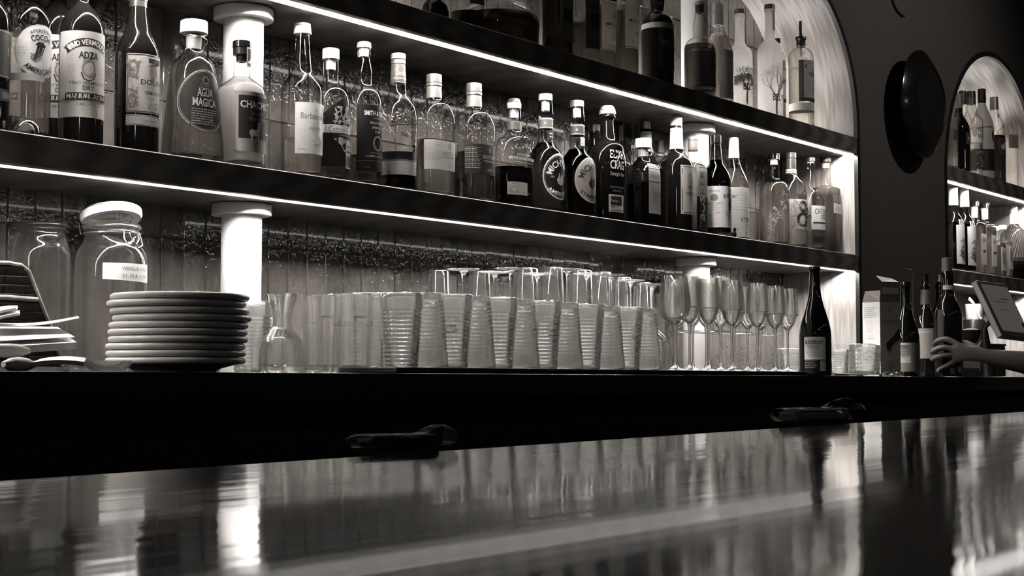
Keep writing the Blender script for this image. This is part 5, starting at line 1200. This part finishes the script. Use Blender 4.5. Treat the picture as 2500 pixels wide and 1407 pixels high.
# --- wine bottle with the white back label
def blood_art(H, B):
    return [('r', -H, H, -B, -B + 33, PK), ('t', 'BLOODROOT', -2, B - 13, 9, K, dict(w=44, bold=.05)), ('t', '2017 PINOT NOIR', -4, B - 22, 3.4, KG, dict(w=32)), ('t', 'NORTH COAST', -2, B - 27, 3.4, KG, dict(w=26)), ('ring', -20, B - 38, 2.4, 4, .8, KG)] + lines(4, -15, H - 3, B - 34, 4.2, 1.3, KM) + lines(5, -H + 2, 8, -B + 30, 4, 1.5, LG) + [('r', 12, 26, -B + 6, -B + 31, P8)] + [('r', 14 + 0, 24, -B + 9 + i * 3, -B + 10.6 + i * 3, KG) for i in range(7)]
bottle('tall black wine bottle with white label, between flutes and white carton', 1991, [(652, 14), (655, 14.5), (661, 14.5), (664, 12.6), (690, 13), (716, 15), (742, 20), (765, 27), (790, 34.5), (812, 38.2), (835, 39), (890, 39)], Y=-.405, shelf=0, glass=M_DARKGLASS, name='wine_bottle', cat='wine bottle',
       labels=[dict(y=(824, 912), psi=-66, hw=27, mat=paper(.95), art=blood_art)], group='wine bottles')
# --- open carton
bx = cpt(2150, -.34); wl_, wr_, hh = .083, .080, .232
nl = Vector((-.893, .449, 0)); nr_ = Vector((-.449, -.893, 0))
dl = Vector((.449, .893, 0)) * wl_; dr = Vector((.893, -.449, 0)) * wr_     # along the left and the right face
t = thing('gift_carton', 'open white printed carton with its flaps raised, right of the wine bottle', 'carton', bx)
m = MB(); b0 = Vector((0, 0, 0)); u = Vector((0, 0, hh))
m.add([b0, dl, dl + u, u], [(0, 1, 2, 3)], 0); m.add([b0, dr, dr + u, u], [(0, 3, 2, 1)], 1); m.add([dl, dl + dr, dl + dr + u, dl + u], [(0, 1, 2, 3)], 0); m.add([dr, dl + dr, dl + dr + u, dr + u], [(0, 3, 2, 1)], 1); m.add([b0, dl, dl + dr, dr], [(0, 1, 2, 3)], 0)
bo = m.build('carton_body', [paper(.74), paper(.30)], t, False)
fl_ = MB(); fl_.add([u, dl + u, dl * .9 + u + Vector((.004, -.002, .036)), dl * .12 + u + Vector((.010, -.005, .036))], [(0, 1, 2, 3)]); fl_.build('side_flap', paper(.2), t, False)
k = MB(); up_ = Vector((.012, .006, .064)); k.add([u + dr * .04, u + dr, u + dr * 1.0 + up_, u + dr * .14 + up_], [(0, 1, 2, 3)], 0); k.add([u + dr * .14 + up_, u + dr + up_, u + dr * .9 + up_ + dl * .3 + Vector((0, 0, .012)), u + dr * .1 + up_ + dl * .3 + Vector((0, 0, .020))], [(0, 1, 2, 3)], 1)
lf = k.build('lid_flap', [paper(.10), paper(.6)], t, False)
sc = wl_ / 84
def onl(a, b, off): v = dl.normalized() * (wl_ / 2 - a) + Vector((0, 0, hh / 2 + b)) + nl * off; return v
def onr(a, b, off): v = dr.normalized() * (wr_ / 2 + a) + Vector((0, 0, hh / 2 + b)) + nr_ * off; return v
def onf(a, b, off): v = u + dr * .55 + dr.normalized() * a + up_ * .55 + up_.normalized() * b + nr_ * (off + .001); return v
decal('printed_text', art(lines(6, -32, 32, 100, 6, 2.4, KM, .4) + lines(6, -26, 28, 60, 7, 1.6, LG, .5) + lines(2, -16, 18, 10, 8, 2, KM, .2) + [('ring', 0, -28, 15, 17, 1, LG), ('p', [(-5, -38), (5, -38), (3, -24), (2, -16), (-2, -16), (-4, -24)], KG), ('t', 'PERFECT POUR', 0, -52, 4.5, KG), ('ring', 0, -78, 15, 17, 1, LG), ('p', [(-11, -84), (6, -72), (12, -78), (-4, -90)], KG), ('t', 'EASY TO CLEAN', 0, -103, 4.5, KG)], sc), onl, bo)
decal('printed_picture', art([('p', [(-4, 96), (0, 86), (4, 96), (1.5, 96), (0, 91), (-1.5, 96)], K), ('t', 'POURING WINE', 0, 56, 13, KG, dict(w=70)), ('r', -30, 30, 40, 42, KM), ('p', [(34, 34), (40, 22), (36, 0), (8, -16), (-4, -40), (-14, -36), (-18, -14), (10, 8)], K), ('p', [(-12, -36), (-6, -36), (-7, -48), (-10, -48)], KG), ('p', [(-16, -74), (8, -74), (6, -88), (-4, -98), (-14, -88)], KG), ('r', -5, -3, -112, -96, KG)] + lines(4, 14, 34, -70, 6, 1.6, KG), sc), onr, bo)
decal('printed_text', art([('r', -34, 30, -10, 10, paper(.30)), ('t', 'POURING WINE', -2, 0, 9, KG, dict(w=54))], sc), onf, lf)
# loose foil bits on the counter edge
q = cpt(2166, -.485); m = MB(); rnd = random.Random(4)
for i in range(22):
    a = i * .29; c = Vector((.05 * (i / 22 - .5) * 2.4, .012 * math.sin(a * 3), .003 + .003 * math.sin(a * 5) + .002)); m.tube([c, c + Vector((rnd.uniform(.006, .016), rnd.uniform(-.006, .006), rnd.uniform(-.002, .004)))], rnd.uniform(.0012, .003), 6)
o = m.build('crumpled_foil', plain('crumpled_foil', .75, .22, metal=.9), None, True, 30); o.location = q; tag(o, 'crumpled silver foil lying on the counter edge before the carton', 'foil')
a = cpt(2036, -.50); b = cpt(2118, -.50)
o = MB().tube([a + Vector((0, 0, .0045)), a.lerp(b, .1) + Vector((0, 0, .0035)), a.lerp(b, .5) + Vector((0, 0, .003)), b + Vector((0, 0, .003))], [.0042, .0022, .0020, .0014], 8).build('bar_spoon', plain('polished_steel', .7, .12, metal=1.0), None); tag(o, 'slim steel bar spoon lying on the counter edge', 'spoon')

# --- dark wine bottles and magnum by the hand
bottle('dark wine bottle with white text label, right behind the carton', 2213, [(690, 12), (700, 13), (704, 11.5), (745, 12.5), (772, 18), (800, 27), (826, 32), (900, 32)], Y=-.30, shelf=0, glass=M_DARKGLASS, name='wine_bottle', cat='wine bottle', group='wine bottles', labels=[dict(y=(838, 908), psi=-42, hw=36, mat=paper(.22), art=lambda H, B: [('r', -H, -4, -14, B, P6), ('t', 'BLOODROOT', -20, B - 8, 6, K, dict(w=26)), ('p', [(-26, -4), (-20, 6), (-14, -4)], KG)] + lines(3, -H + 3, -8, B - 18, 6, 1.5, KM))])
bottle('dark wine bottle with tall grey label, left of the big bottle in the hand', 2262, [(670, 8), (696, 8.5), (698, 11), (706, 10.5), (752, 12), (770, 20), (790, 27), (806, 28.5), (900, 28.5)], Y=-.20, shelf=0, glass=M_DARKGLASS, name='wine_bottle', cat='wine bottle', group='wine bottles', caps=[(670, 697, 7.5, 8, M_GREYCAP, 'pourer'), (708, 745, 11, 12.4, plain('grey_foil_capsule', .035, .4), 'capsule')], labels=[dict(y=(803, 876), psi=-62, hw=22, mat=paper(.22), art=lambda H, B: [('r', -H + 4, H - 8, B - 10, B - 8, KM)])])
bottle('dark wine bottle with grey pourer, hidden behind the hand held magnum', 2298, [(690, 8), (698, 11), (708, 10), (745, 12), (766, 21), (786, 26), (800, 27), (900, 27)], Y=-.05, shelf=0, glass=M_DARKGLASS, name='wine_bottle', cat='wine bottle', group='wine bottles', caps=[(672, 694, 7.5, 8, M_GREYCAP, 'pourer')])
MAGX, MAGY = 2316, -.36
mag = bottle('big black magnum bottle gripped by the hand', MAGX, [(630, 11), (640, 12), (664, 12.5), (668, 14), (715, 16), (728, 18), (744, 26), (762, 32.5), (785, 34), (905, 34)], Y=MAGY, shelf=0, glass=M_DARKGLASS, name='magnum_bottle', cat='wine bottle', caps=[(631, 664, 12.2, 13, plain('grey_foil_capsule', .035, .4), 'capsule')], labels=[dict(y=(698, 711), psi=-62, hw=13, r=15.4, mat=P6, name='neck_label'), dict(y=(758, 880), psi=-100, hw=8, mat=PD), dict(y=(896, 910), psi=-20, hw=5, mat=P6, name='stamp')])

# bent steel rod stand on the counter
a = cpt(2231, -.12)
o = MB().tube([a, a + Vector((0, 0, .20)), at(2229, 664, -.12), at(2227, 660, -.12), at(2206, 657, -.12), at(2185, 655, -.12)], .0022, 8).build('rod_stand', plain('dull_steel', .03, .5), None); tag(o, 'thin bent rod stand rising behind the carton', 'rod stand')
# far right: tablet, cup, bowl, storage tin
tp = [at(2382, 684, -.33), at(2456, 694, -.33), at(2521, 829, -.44), at(2447, 820, -.44)]
nrm = (tp[1] - tp[0]).cross(tp[3] - tp[0]).normalized(); nrm = nrm if nrm.dot(CAM - tp[0]) > 0 else -nrm
cc = sum(tp, Vector()) / 4
t = thing('tablet', 'tilted tablet till with dim grey screen, at the right frame edge', 'tablet', (cc.x, cc.y, zc(cc.x)))
T0 = Vector(t.location); V = [v - T0 for v in tp] + [v - T0 - nrm * .022 for v in tp]
b = mesh_obj('housing', V, [(0, 1, 2, 3), (7, 6, 5, 4), (0, 4, 5, 1), (1, 5, 6, 2), (2, 6, 7, 3), (3, 7, 4, 0)], plain('brushed_dark_aluminium', .10, .35, metal=.5), t); bevel(b, .003, 3)
def bil(u, w): return (tp[0].lerp(tp[1], u)).lerp(tp[3].lerp(tp[2], u), w) - T0
me_ = [bil(.10, .06), bil(.97, .06), bil(.97, .90), bil(.10, .90)]
mesh_obj('screen', [v + nrm * .0006 for v in me_], [(0, 1, 2, 3)], emit('dim_screen', .028, (1, .93, .87, 1)), b, False)
V = []
for (u0, w0, u1, w1) in ((.5, .30, .8, .315), (.3, .36, .7, .37), (.4, .50, .62, .51), (.85, .72, .95, .80)): V.append([bil(u0, w0), bil(u1, w0), bil(u1, w1), bil(u0, w1)])
m = MB()
for q4 in V: m.add([v + nrm * .0011 for v in q4], [(0, 1, 2, 3)])
m.build('screen_marks', plain('screen_mark', .03, .4), b, False)
MB().tube([V_ - T0 for V_ in (cc - nrm * .02, cc - nrm * .05 + Vector((0, .03, -.04)), Vector((cc.x + .02, cc.y + .07, zc(cc.x) + .006)))], [.012, .010, .03], 12).build('stand', M_BLACK, t)
q = cpt(2405, -.20); q.z += .0012
t = thing('storage_box', 'low black storage box behind the forearm, carrying the dark bowl', 'box', q)
m = MB().box((-.10, -.05, 0), (.09, .07, .118)); b = m.build('box_body', M_BLACK, t); bevel(b, .004, 2); MB().box((-.102, -.052, .1182), (.092, .072, .126)).build('box_lid', plain('black_box_lid', .02, .3), t)
zbx = q.z + .1265
q2 = at(2370, 815, -.25)
t = thing('dark_bowl', 'dark round bowl with crumpled napkin, on the black storage box', 'bowl', (q2.x, -.25, zbx))
MB().lathe([(0, 0), (.018, 0), (.024, .004), (.034, .026), (.038, .047), (.0365, .047), (.032, .028), (.02, .008), (0, .006)], 32).build('bowl_body', plain('dark_glazed_clay', .02, .25), t)
MB().lathe([(0, .050), (.012, .054), (.024, .050), (.031, .045), (.02, .040), (0, .040)], 9).build('napkin', PW, t, True, 20)
q3 = cpt(2381, .06)
zt = at(2381, 781, .06).z
t = thing('tall_canister', 'dark canister inside the narrow niche, carrying the white mug', 'canister', q3)
MB().lathe([(0, 0), (.045, 0), (.047, .003), (.047, zt - q3.z - .006), (.044, zt - q3.z - .001), (0, zt - q3.z - .001)], 32).build('canister_body', M_BLACK, t)
t = thing('white_mug', 'bright white mug standing high in the narrow niche, behind the tablet', 'mug', (q3.x, .06, zt))
hm = at(2381, 743, .06).z - zt; rm = 21.5 * depth((q3.x, .06, zt)) / F
MB().lathe([(0, 0), (rm * .86, 0), (rm * .9, .003), (rm, hm), (rm - .003, hm), (rm * .86, .006), (0, .005)], 36).build('mug_body', plain('white_porcelain', .8, .2), t)
g0 = Vector((-.058, .0, hm + .018)); m = MB(); m.tube([g0, (-.035, -.012, hm - .002), (-.028, -.030, hm * .2), (-.022, -.038, .003)], .0042, 8); m.tube([g0 + Vector((.004, 0, .006)), (-.030, -.004, hm + .010), (-.012, -.010, hm * .85)], .0038, 8); m.build('mug_handle', plain('white_porcelain', .8, .2), t)
o = MB().tube([cpt(2398, -.40) + Vector((0, 0, .125)), cpt(2398, -.40) + Vector((.003, .03, .09)), cpt(2408, -.41) + Vector((0, .02, .062)), cpt(2440, -.43) + Vector((0, 0, .056)), cpt(2470, -.44) + Vector((0, 0, .055))], .0018, 8).build('charging_cable', plain('white_cable', .6, .4), None); tag(o, 'thin white charging cable running below the tablet', 'cable')
o = mesh_obj('paper_slip', [cpt(2350, -.47), cpt(2396, -.47) , cpt(2396, -.42), cpt(2350, -.42)] + [cpt(2350, -.47) + Vector((0, 0, .028)), cpt(2390, -.47) + Vector((0, 0, .028)), cpt(2390, -.42) + Vector((0, 0, .028)), cpt(2350, -.42) + Vector((0, 0, .028))], [(0, 1, 2, 3), (7, 6, 5, 4), (0, 4, 5, 1), (1, 5, 6, 2), (2, 6, 7, 3), (3, 7, 4, 0)], paper(.30), None, False); tag(o, 'grey paper block on the counter under the wrist', 'paper block')

# ------------------------------------------------------------------ bar top in the foreground
m, nt, out = nmat('polished_dark_bar_top'); b = bsdf(nt, tint(.008), .075, .30)
tc = N(nt, 'ShaderNodeTexCoord'); nz = N(nt, 'ShaderNodeTexNoise', Scale=7.0, Detail=3.0); mp = N(nt, 'ShaderNodeMapping'); mp.inputs['Scale'].default_value = (.10, 2.2, 1); mp.inputs['Rotation'].default_value = (0, 0, .08)
L(nt, tc.outputs['Object'], mp.inputs[0]); L(nt, mp.outputs[0], nz.inputs['Vector'])
mr = N(nt, 'ShaderNodeMapRange'); mr.inputs['To Min'].default_value = .035; mr.inputs['To Max'].default_value = .11; L(nt, nz.outputs['Fac'], mr.inputs[0]); L(nt, mr.outputs[0], b.inputs['Roughness'])
nb = N(nt, 'ShaderNodeTexNoise', Scale=9.0, Detail=3.0, Roughness=0.6); mb = N(nt, 'ShaderNodeMapping'); mb.inputs['Scale'].default_value = (.05, 1.6, 1); mb.inputs['Rotation'].default_value = (0, 0, .10)
L(nt, tc.outputs['Object'], mb.inputs[0]); L(nt, mb.outputs[0], nb.inputs['Vector'])
bb = N(nt, 'ShaderNodeBump', Strength=.5, Distance=.0008); L(nt, nb.outputs['Fac'], bb.inputs['Height']); L(nt, bb.outputs[0], b.inputs['Normal'])
L(nt, b.outputs[0], out.inputs[0]); M_BAR = m
BARZ = 1.060
o = MB().box((-.8, -3.15, BARZ - .10), (7.6, -1.700, BARZ)).build('bar_counter', M_BAR); bevel(o, .048, 10, 30, 4)
MB().box((-.7, -3.0, 0), (7.5, -1.85, BARZ - .1005)).build('bar_front', M_CABINET, o, False)
tag(o, 'polished dark bar top in the foreground, mirroring the glowing shelves', 'bar')
M_WRAP_SHADED = thin_glass('shade_toned_wrap', .80, .6, rough=.5, f0=.005)  # darker copy of the clear wrap, with the shade put into its colour
M_WRAP = thin_glass('clear_plastic_wrap', .80, .25, rough=.08, f0=.10)
def packet(px0, px1, py0, py1, lab, dark, h=.0125):
    a = atz(px0, py1, BARZ); b = atz(px1, py1 - 6, BARZ); d = (b - a); ln = d.length; ux = d.normalized(); uy = Vector((-ux.y, ux.x, 0))
    t = thing('wrapped_packet', lab, 'packet', (a + b) / 2 + uy * .015 + Vector((0, 0, .0004)), math.atan2(ux.y, ux.x), 'wrapped packets on the bar edge')
    m = MB().box((-ln * .40, -.009, .0005), (ln * .34, .011, h * .62)); i = m.build('packet_body', paper(.02 if dark else .3), t); bevel(i, .002, 2)  # dark copy: shade is put into the paper tones
    m = MB().box((-ln * .36, -.010, h * .63), (ln * .30, .010, h * .80)); i2 = m.build('packet_card', paper(.04 if dark else .8), t); bevel(i2, .0015, 2)
    rnd = random.Random(3 + dark); V = []; Fc = []; n = 14; k = 12
    for i in range(n + 1):
        u = i / n; x = -ln / 2 + ln * u; w = .012 + .003 * math.sin(3.1 * u); hh_ = h * (.86 + (.55 * sstep(.66, .86, u)) * (1 - .35 * sstep(.93, 1, u)))
        for j in range(k):
            q = 2 * math.pi * j / k; jit = 1 + rnd.uniform(-.09, .09)
            V.append((x + rnd.uniform(-.001, .001), w * math.cos(q) * jit, max(.0002, hh_ / 2 + hh_ / 2 * math.sin(q) * jit)))
    for i in range(n):
        for j in range(k): Fc.append((i * k + j, i * k + (j + 1) % k, (i + 1) * k + (j + 1) % k, (i + 1) * k + j))
    Fc += [tuple(range(k - 1, -1, -1)), tuple(n * k + j for j in range(k))]
    mesh_obj('plastic_wrap', V, Fc, M_WRAP_SHADED if dark else M_WRAP, t, False)
packet(1945, 2120, 970, 1034, 'clear plastic wrapped packet on the far bar edge, catching light at the right', 0)
packet(890, 1124, 1036, 1100, 'wrapped packet in shade-dark colours on the far bar edge, left', 1, .008)

# ------------------------------------------------------------------ wall lamp disc and cable
dc = at(2252, 255, -.066)
t = thing('wall_sconce', 'round black disc lamp on the wall between the two arches', 'wall lamp', (dc.x, -.0015, dc.z))
Mr = Matrix.Rotation(math.radians(90), 4, 'X')     # axis to -y
M_SC = plain('black_spun_metal', .006, .22, .5, metal=0.0); M_SC2 = plain('dark_satin_metal', .07, .13, .5, metal=.9)
MB().lathe([(0, 0), (.085, 0), (.090, .004), (.10, .03), (.150, .040), (.198, .058), (.2065, .064), (.2065, .068), (.2055, .070)], 72, M=Mr).build('drum', M_SC, t, True, 40)
MB().lathe([(.2055, .070), (.203, .072), (.142, .104), (.140, .1045)], 72, M=Mr).build('bevelled_ring', M_SC2, t, True, 60)
MB().lathe([(.140, .1045), (.137, .104), (.134, .100), (0, .098)], 64, M=Mr).build('centre_disc', M_SC, t, True, 40)
o = MB().tube([at(x, y, -.0045) for x, y in ((2172, -40), (2176, -10), (2183, 12), (2192, 28), (2203, 38), (2208, 40))], .0035, 10).build('wall_cable', M_BLACK, None); tag(o, 'thin dark curved cable on the wall, above the disc lamp', 'cable')
# ------------------------------------------------------------------ forearm and hand gripping the magnum
def person():
    d0 = depth(mag.location + Vector((0, 0, .1))); s = d0 / F
    M_SKIN = plain('skin', .12, .5, .35, noise=.10, nscale=60, bump=.1)
    rb = 34 * s                        # bottle radius as seen
    def P(px, py, dd): return atd(px, py, d0 + dd)
    base = P(2600, 900, -.10)
    t = thing('person', 'bare forearm and hand of a person reaching in to grip the big bottle', 'person', (base.x + .25, base.y - .25, 0.0))
    T = Vector(t.location)
    def skin_mesh(chains, name, mt, sub=2):
        bm_v = []; bm_e = []; rad = []
        for ch in chains:
            prev = ch[0] if isinstance(ch[0], int) else None
            pts = ch[1:] if prev is not None else ch
            for (p_, r) in pts:
                bm_v.append(tuple(p_ - T)); rad.append(r); k = len(bm_v) - 1
                if prev is not None: bm_e.append((prev, k))
                prev = k
        me = bpy.data.meshes.new(name); me.from_pydata(bm_v, bm_e, [])
        o = bpy.data.objects.new(name, me); COL.objects.link(o)
        md = o.modifiers.new('s', 'SKIN'); md.use_smooth_shade = True; md.branch_smoothing = .6
        for i, sv in enumerate(me.skin_vertices[0].data):
            sv.radius = rad[i] if isinstance(rad[i], tuple) else (rad[i], rad[i]); sv.use_root = (i == 0)
        o.modifiers.new('u', 'SUBSURF').levels = sub
        dg = bpy.context.evaluated_depsgraph_get(); dg.update()
        m2 = bpy.data.meshes.new_from_object(o.evaluated_get(dg)); bpy.data.objects.remove(o); m2.materials.clear(); m2.materials.append(mt)
        o2 = bpy.data.objects.new(name, m2); COL.objects.link(o2); o2.parent = t; finish(m2, True, 180); return o2
    f = .0082
    n0 = -.076                         # depth of the back of the hand in front of the bottle axis
    arm = [(P(2760, 965, -.02), .047), (P(2650, 920, -.05), .046), (P(2560, 893, -.07), .044), (P(2490, 884, -.085), .040), (P(2440, 876, -.092), .032), (P(2402, 869, -.094), .027),
           (P(2380, 866, -.092), .027), (P(2355, 864, n0 - .010), .028), (P(2338, 861, n0 - .006), .027)]
    k = len(arm) - 1
    chains = [arm]
    # knuckle, two joints and tip for each finger; fingers wrap round the left side of the bottle
    fing = [((2330, 836, n0 - .002), (2310, 828, -.070), (2290, 832, -.050), (2279, 842, -.022), .0100),
            ((2325, 852, n0 - .004), (2304, 848, -.072), (2284, 854, -.050), (2273, 862, -.022), .0102),
            ((2324, 868, n0 - .002), (2304, 869, -.070), (2285, 873, -.050), (2274, 880, -.024), .0096),
            ((2330, 884, n0 + .002), (2314, 892, -.064), (2300, 900, -.050), (2288, 906, -.034), .0084)]
    for a, b, c, d, r in fing:
        chains.append([k, (P(*a), r * 1.22), (P(*b), r * 1.04), (P(*c), r), (P(*d), r * .86)])
    chains.append([k - 2, (P(2372, 846, -.060), .014), (P(2356, 838, -.030), .0115), (P(2344, 838, .004), .0105), (P(2336, 842, .030), .0092)])
    body = skin_mesh(chains, 'arm_and_hand', M_SKIN)
    slv = [(P(2496, 884, -.085), .052), (P(2520, 887, -.080), .055), (P(2560, 893, -.07), .060), (P(2650, 920, -.05), .064), (P(2760, 965, -.02), .066), (P(2860, 1010, .03), .074)]
    skin_mesh([slv], 'sleeve', plain('dark_shirt_cloth', .03, .8, .2), 1)
    M_NAIL = plain('fingernail', .20, .3, .5)
    for a, b, c, d, r in fing:
        tip = P(*d) - T; pr = P(*c) - T; ax = (tip - pr).normalized(); out_ = (P(d[0] - 6, d[1], d[2] - .03) - T - tip); out_ = (out_ - ax * out_.dot(ax)).normalized()
        ok, c0, nn, _ = body.closest_point_on_mesh(tip - ax * .004 + out_ * .02)
        ax2 = (ax - nn * ax.dot(nn)).normalized(); sd = ax2.cross(nn)
        V = []
        for i in range(12):
            q = i * math.pi / 6; V.append(c0 + ax2 * (.0055 * math.cos(q)) + sd * (.0042 * math.sin(q)) + nn * (.0003 - .0016 * math.sin(q) ** 2))
        V.append(c0 + nn * .0007)
        mesh_obj('fingernail', V, [(i, (i + 1) % 12, 12) for i in range(12)], M_NAIL, body)
person()
# ------------------------------------------------------------------ room light and view
w = bpy.data.worlds.new('dark_room'); SC.world = w; w.use_nodes = True
w.node_tree.nodes['Background'].inputs[0].default_value = (1, .93, .86, 1); w.node_tree.nodes['Background'].inputs[1].default_value = 0.006
def lamp(name, kind, loc, energy, size=.05, aim=None, blend=.4, angle=60):
    l = bpy.data.lights.new(name, kind); l.energy = energy; l.color = (1, .955, .905)
    if kind in ('POINT', 'SPOT'): l.shadow_soft_size = size
    if kind == 'SPOT': l.spot_size = math.radians(angle); l.spot_blend = blend
    if kind == 'AREA': l.size = size
    o = bpy.data.objects.new(name, l); COL.objects.link(o); o.location = loc
    if aim is not None: o.rotation_euler = (Vector(aim) - Vector(loc)).to_track_quat('-Z', 'Y').to_euler()
    return o
lamp('ceiling_spot', 'SPOT', (5.25, -1.5, 2.98), 20, .04, (5.5, 0, 2.25), .9, 86)
for i, (x, y, z) in enumerate(((1.2, -3.9, 2.5), (2.6, -4.0, 2.5), (4.2, -3.8, 2.45), (5.6, -3.9, 2.5))):
    lamp('pendant_and_fill', 'POINT', (x, y, z), .8, .024)
lamp('pendant_and_fill', 'POINT', (-.9, -2.7, 2.2), 1.2, .05)  # no pendant: unseen fill light added to brighten the left of the plates
vs = SC.view_settings; vs.view_transform = 'Standard'; vs.look = 'None'; vs.exposure = 1.25; vs.gamma = 1.0
try: vs.use_curve_mapping = False
except Exception: pass
cy = SC.cycles
cy.max_bounces = 36; cy.transmission_bounces = 34; cy.transparent_max_bounces = 64; cy.glossy_bounces = 5; cy.diffuse_bounces = 4
cy.caustics_reflective = False; cy.caustics_refractive = True; cy.blur_glossy = 0.6
cy.sample_clamp_indirect = 8.0; cy.use_denoising = True
try: cy.denoiser = 'OPENIMAGEDENOISE'
except Exception: pass
cy.use_adaptive_sampling = True; cy.adaptive_threshold = 0.03
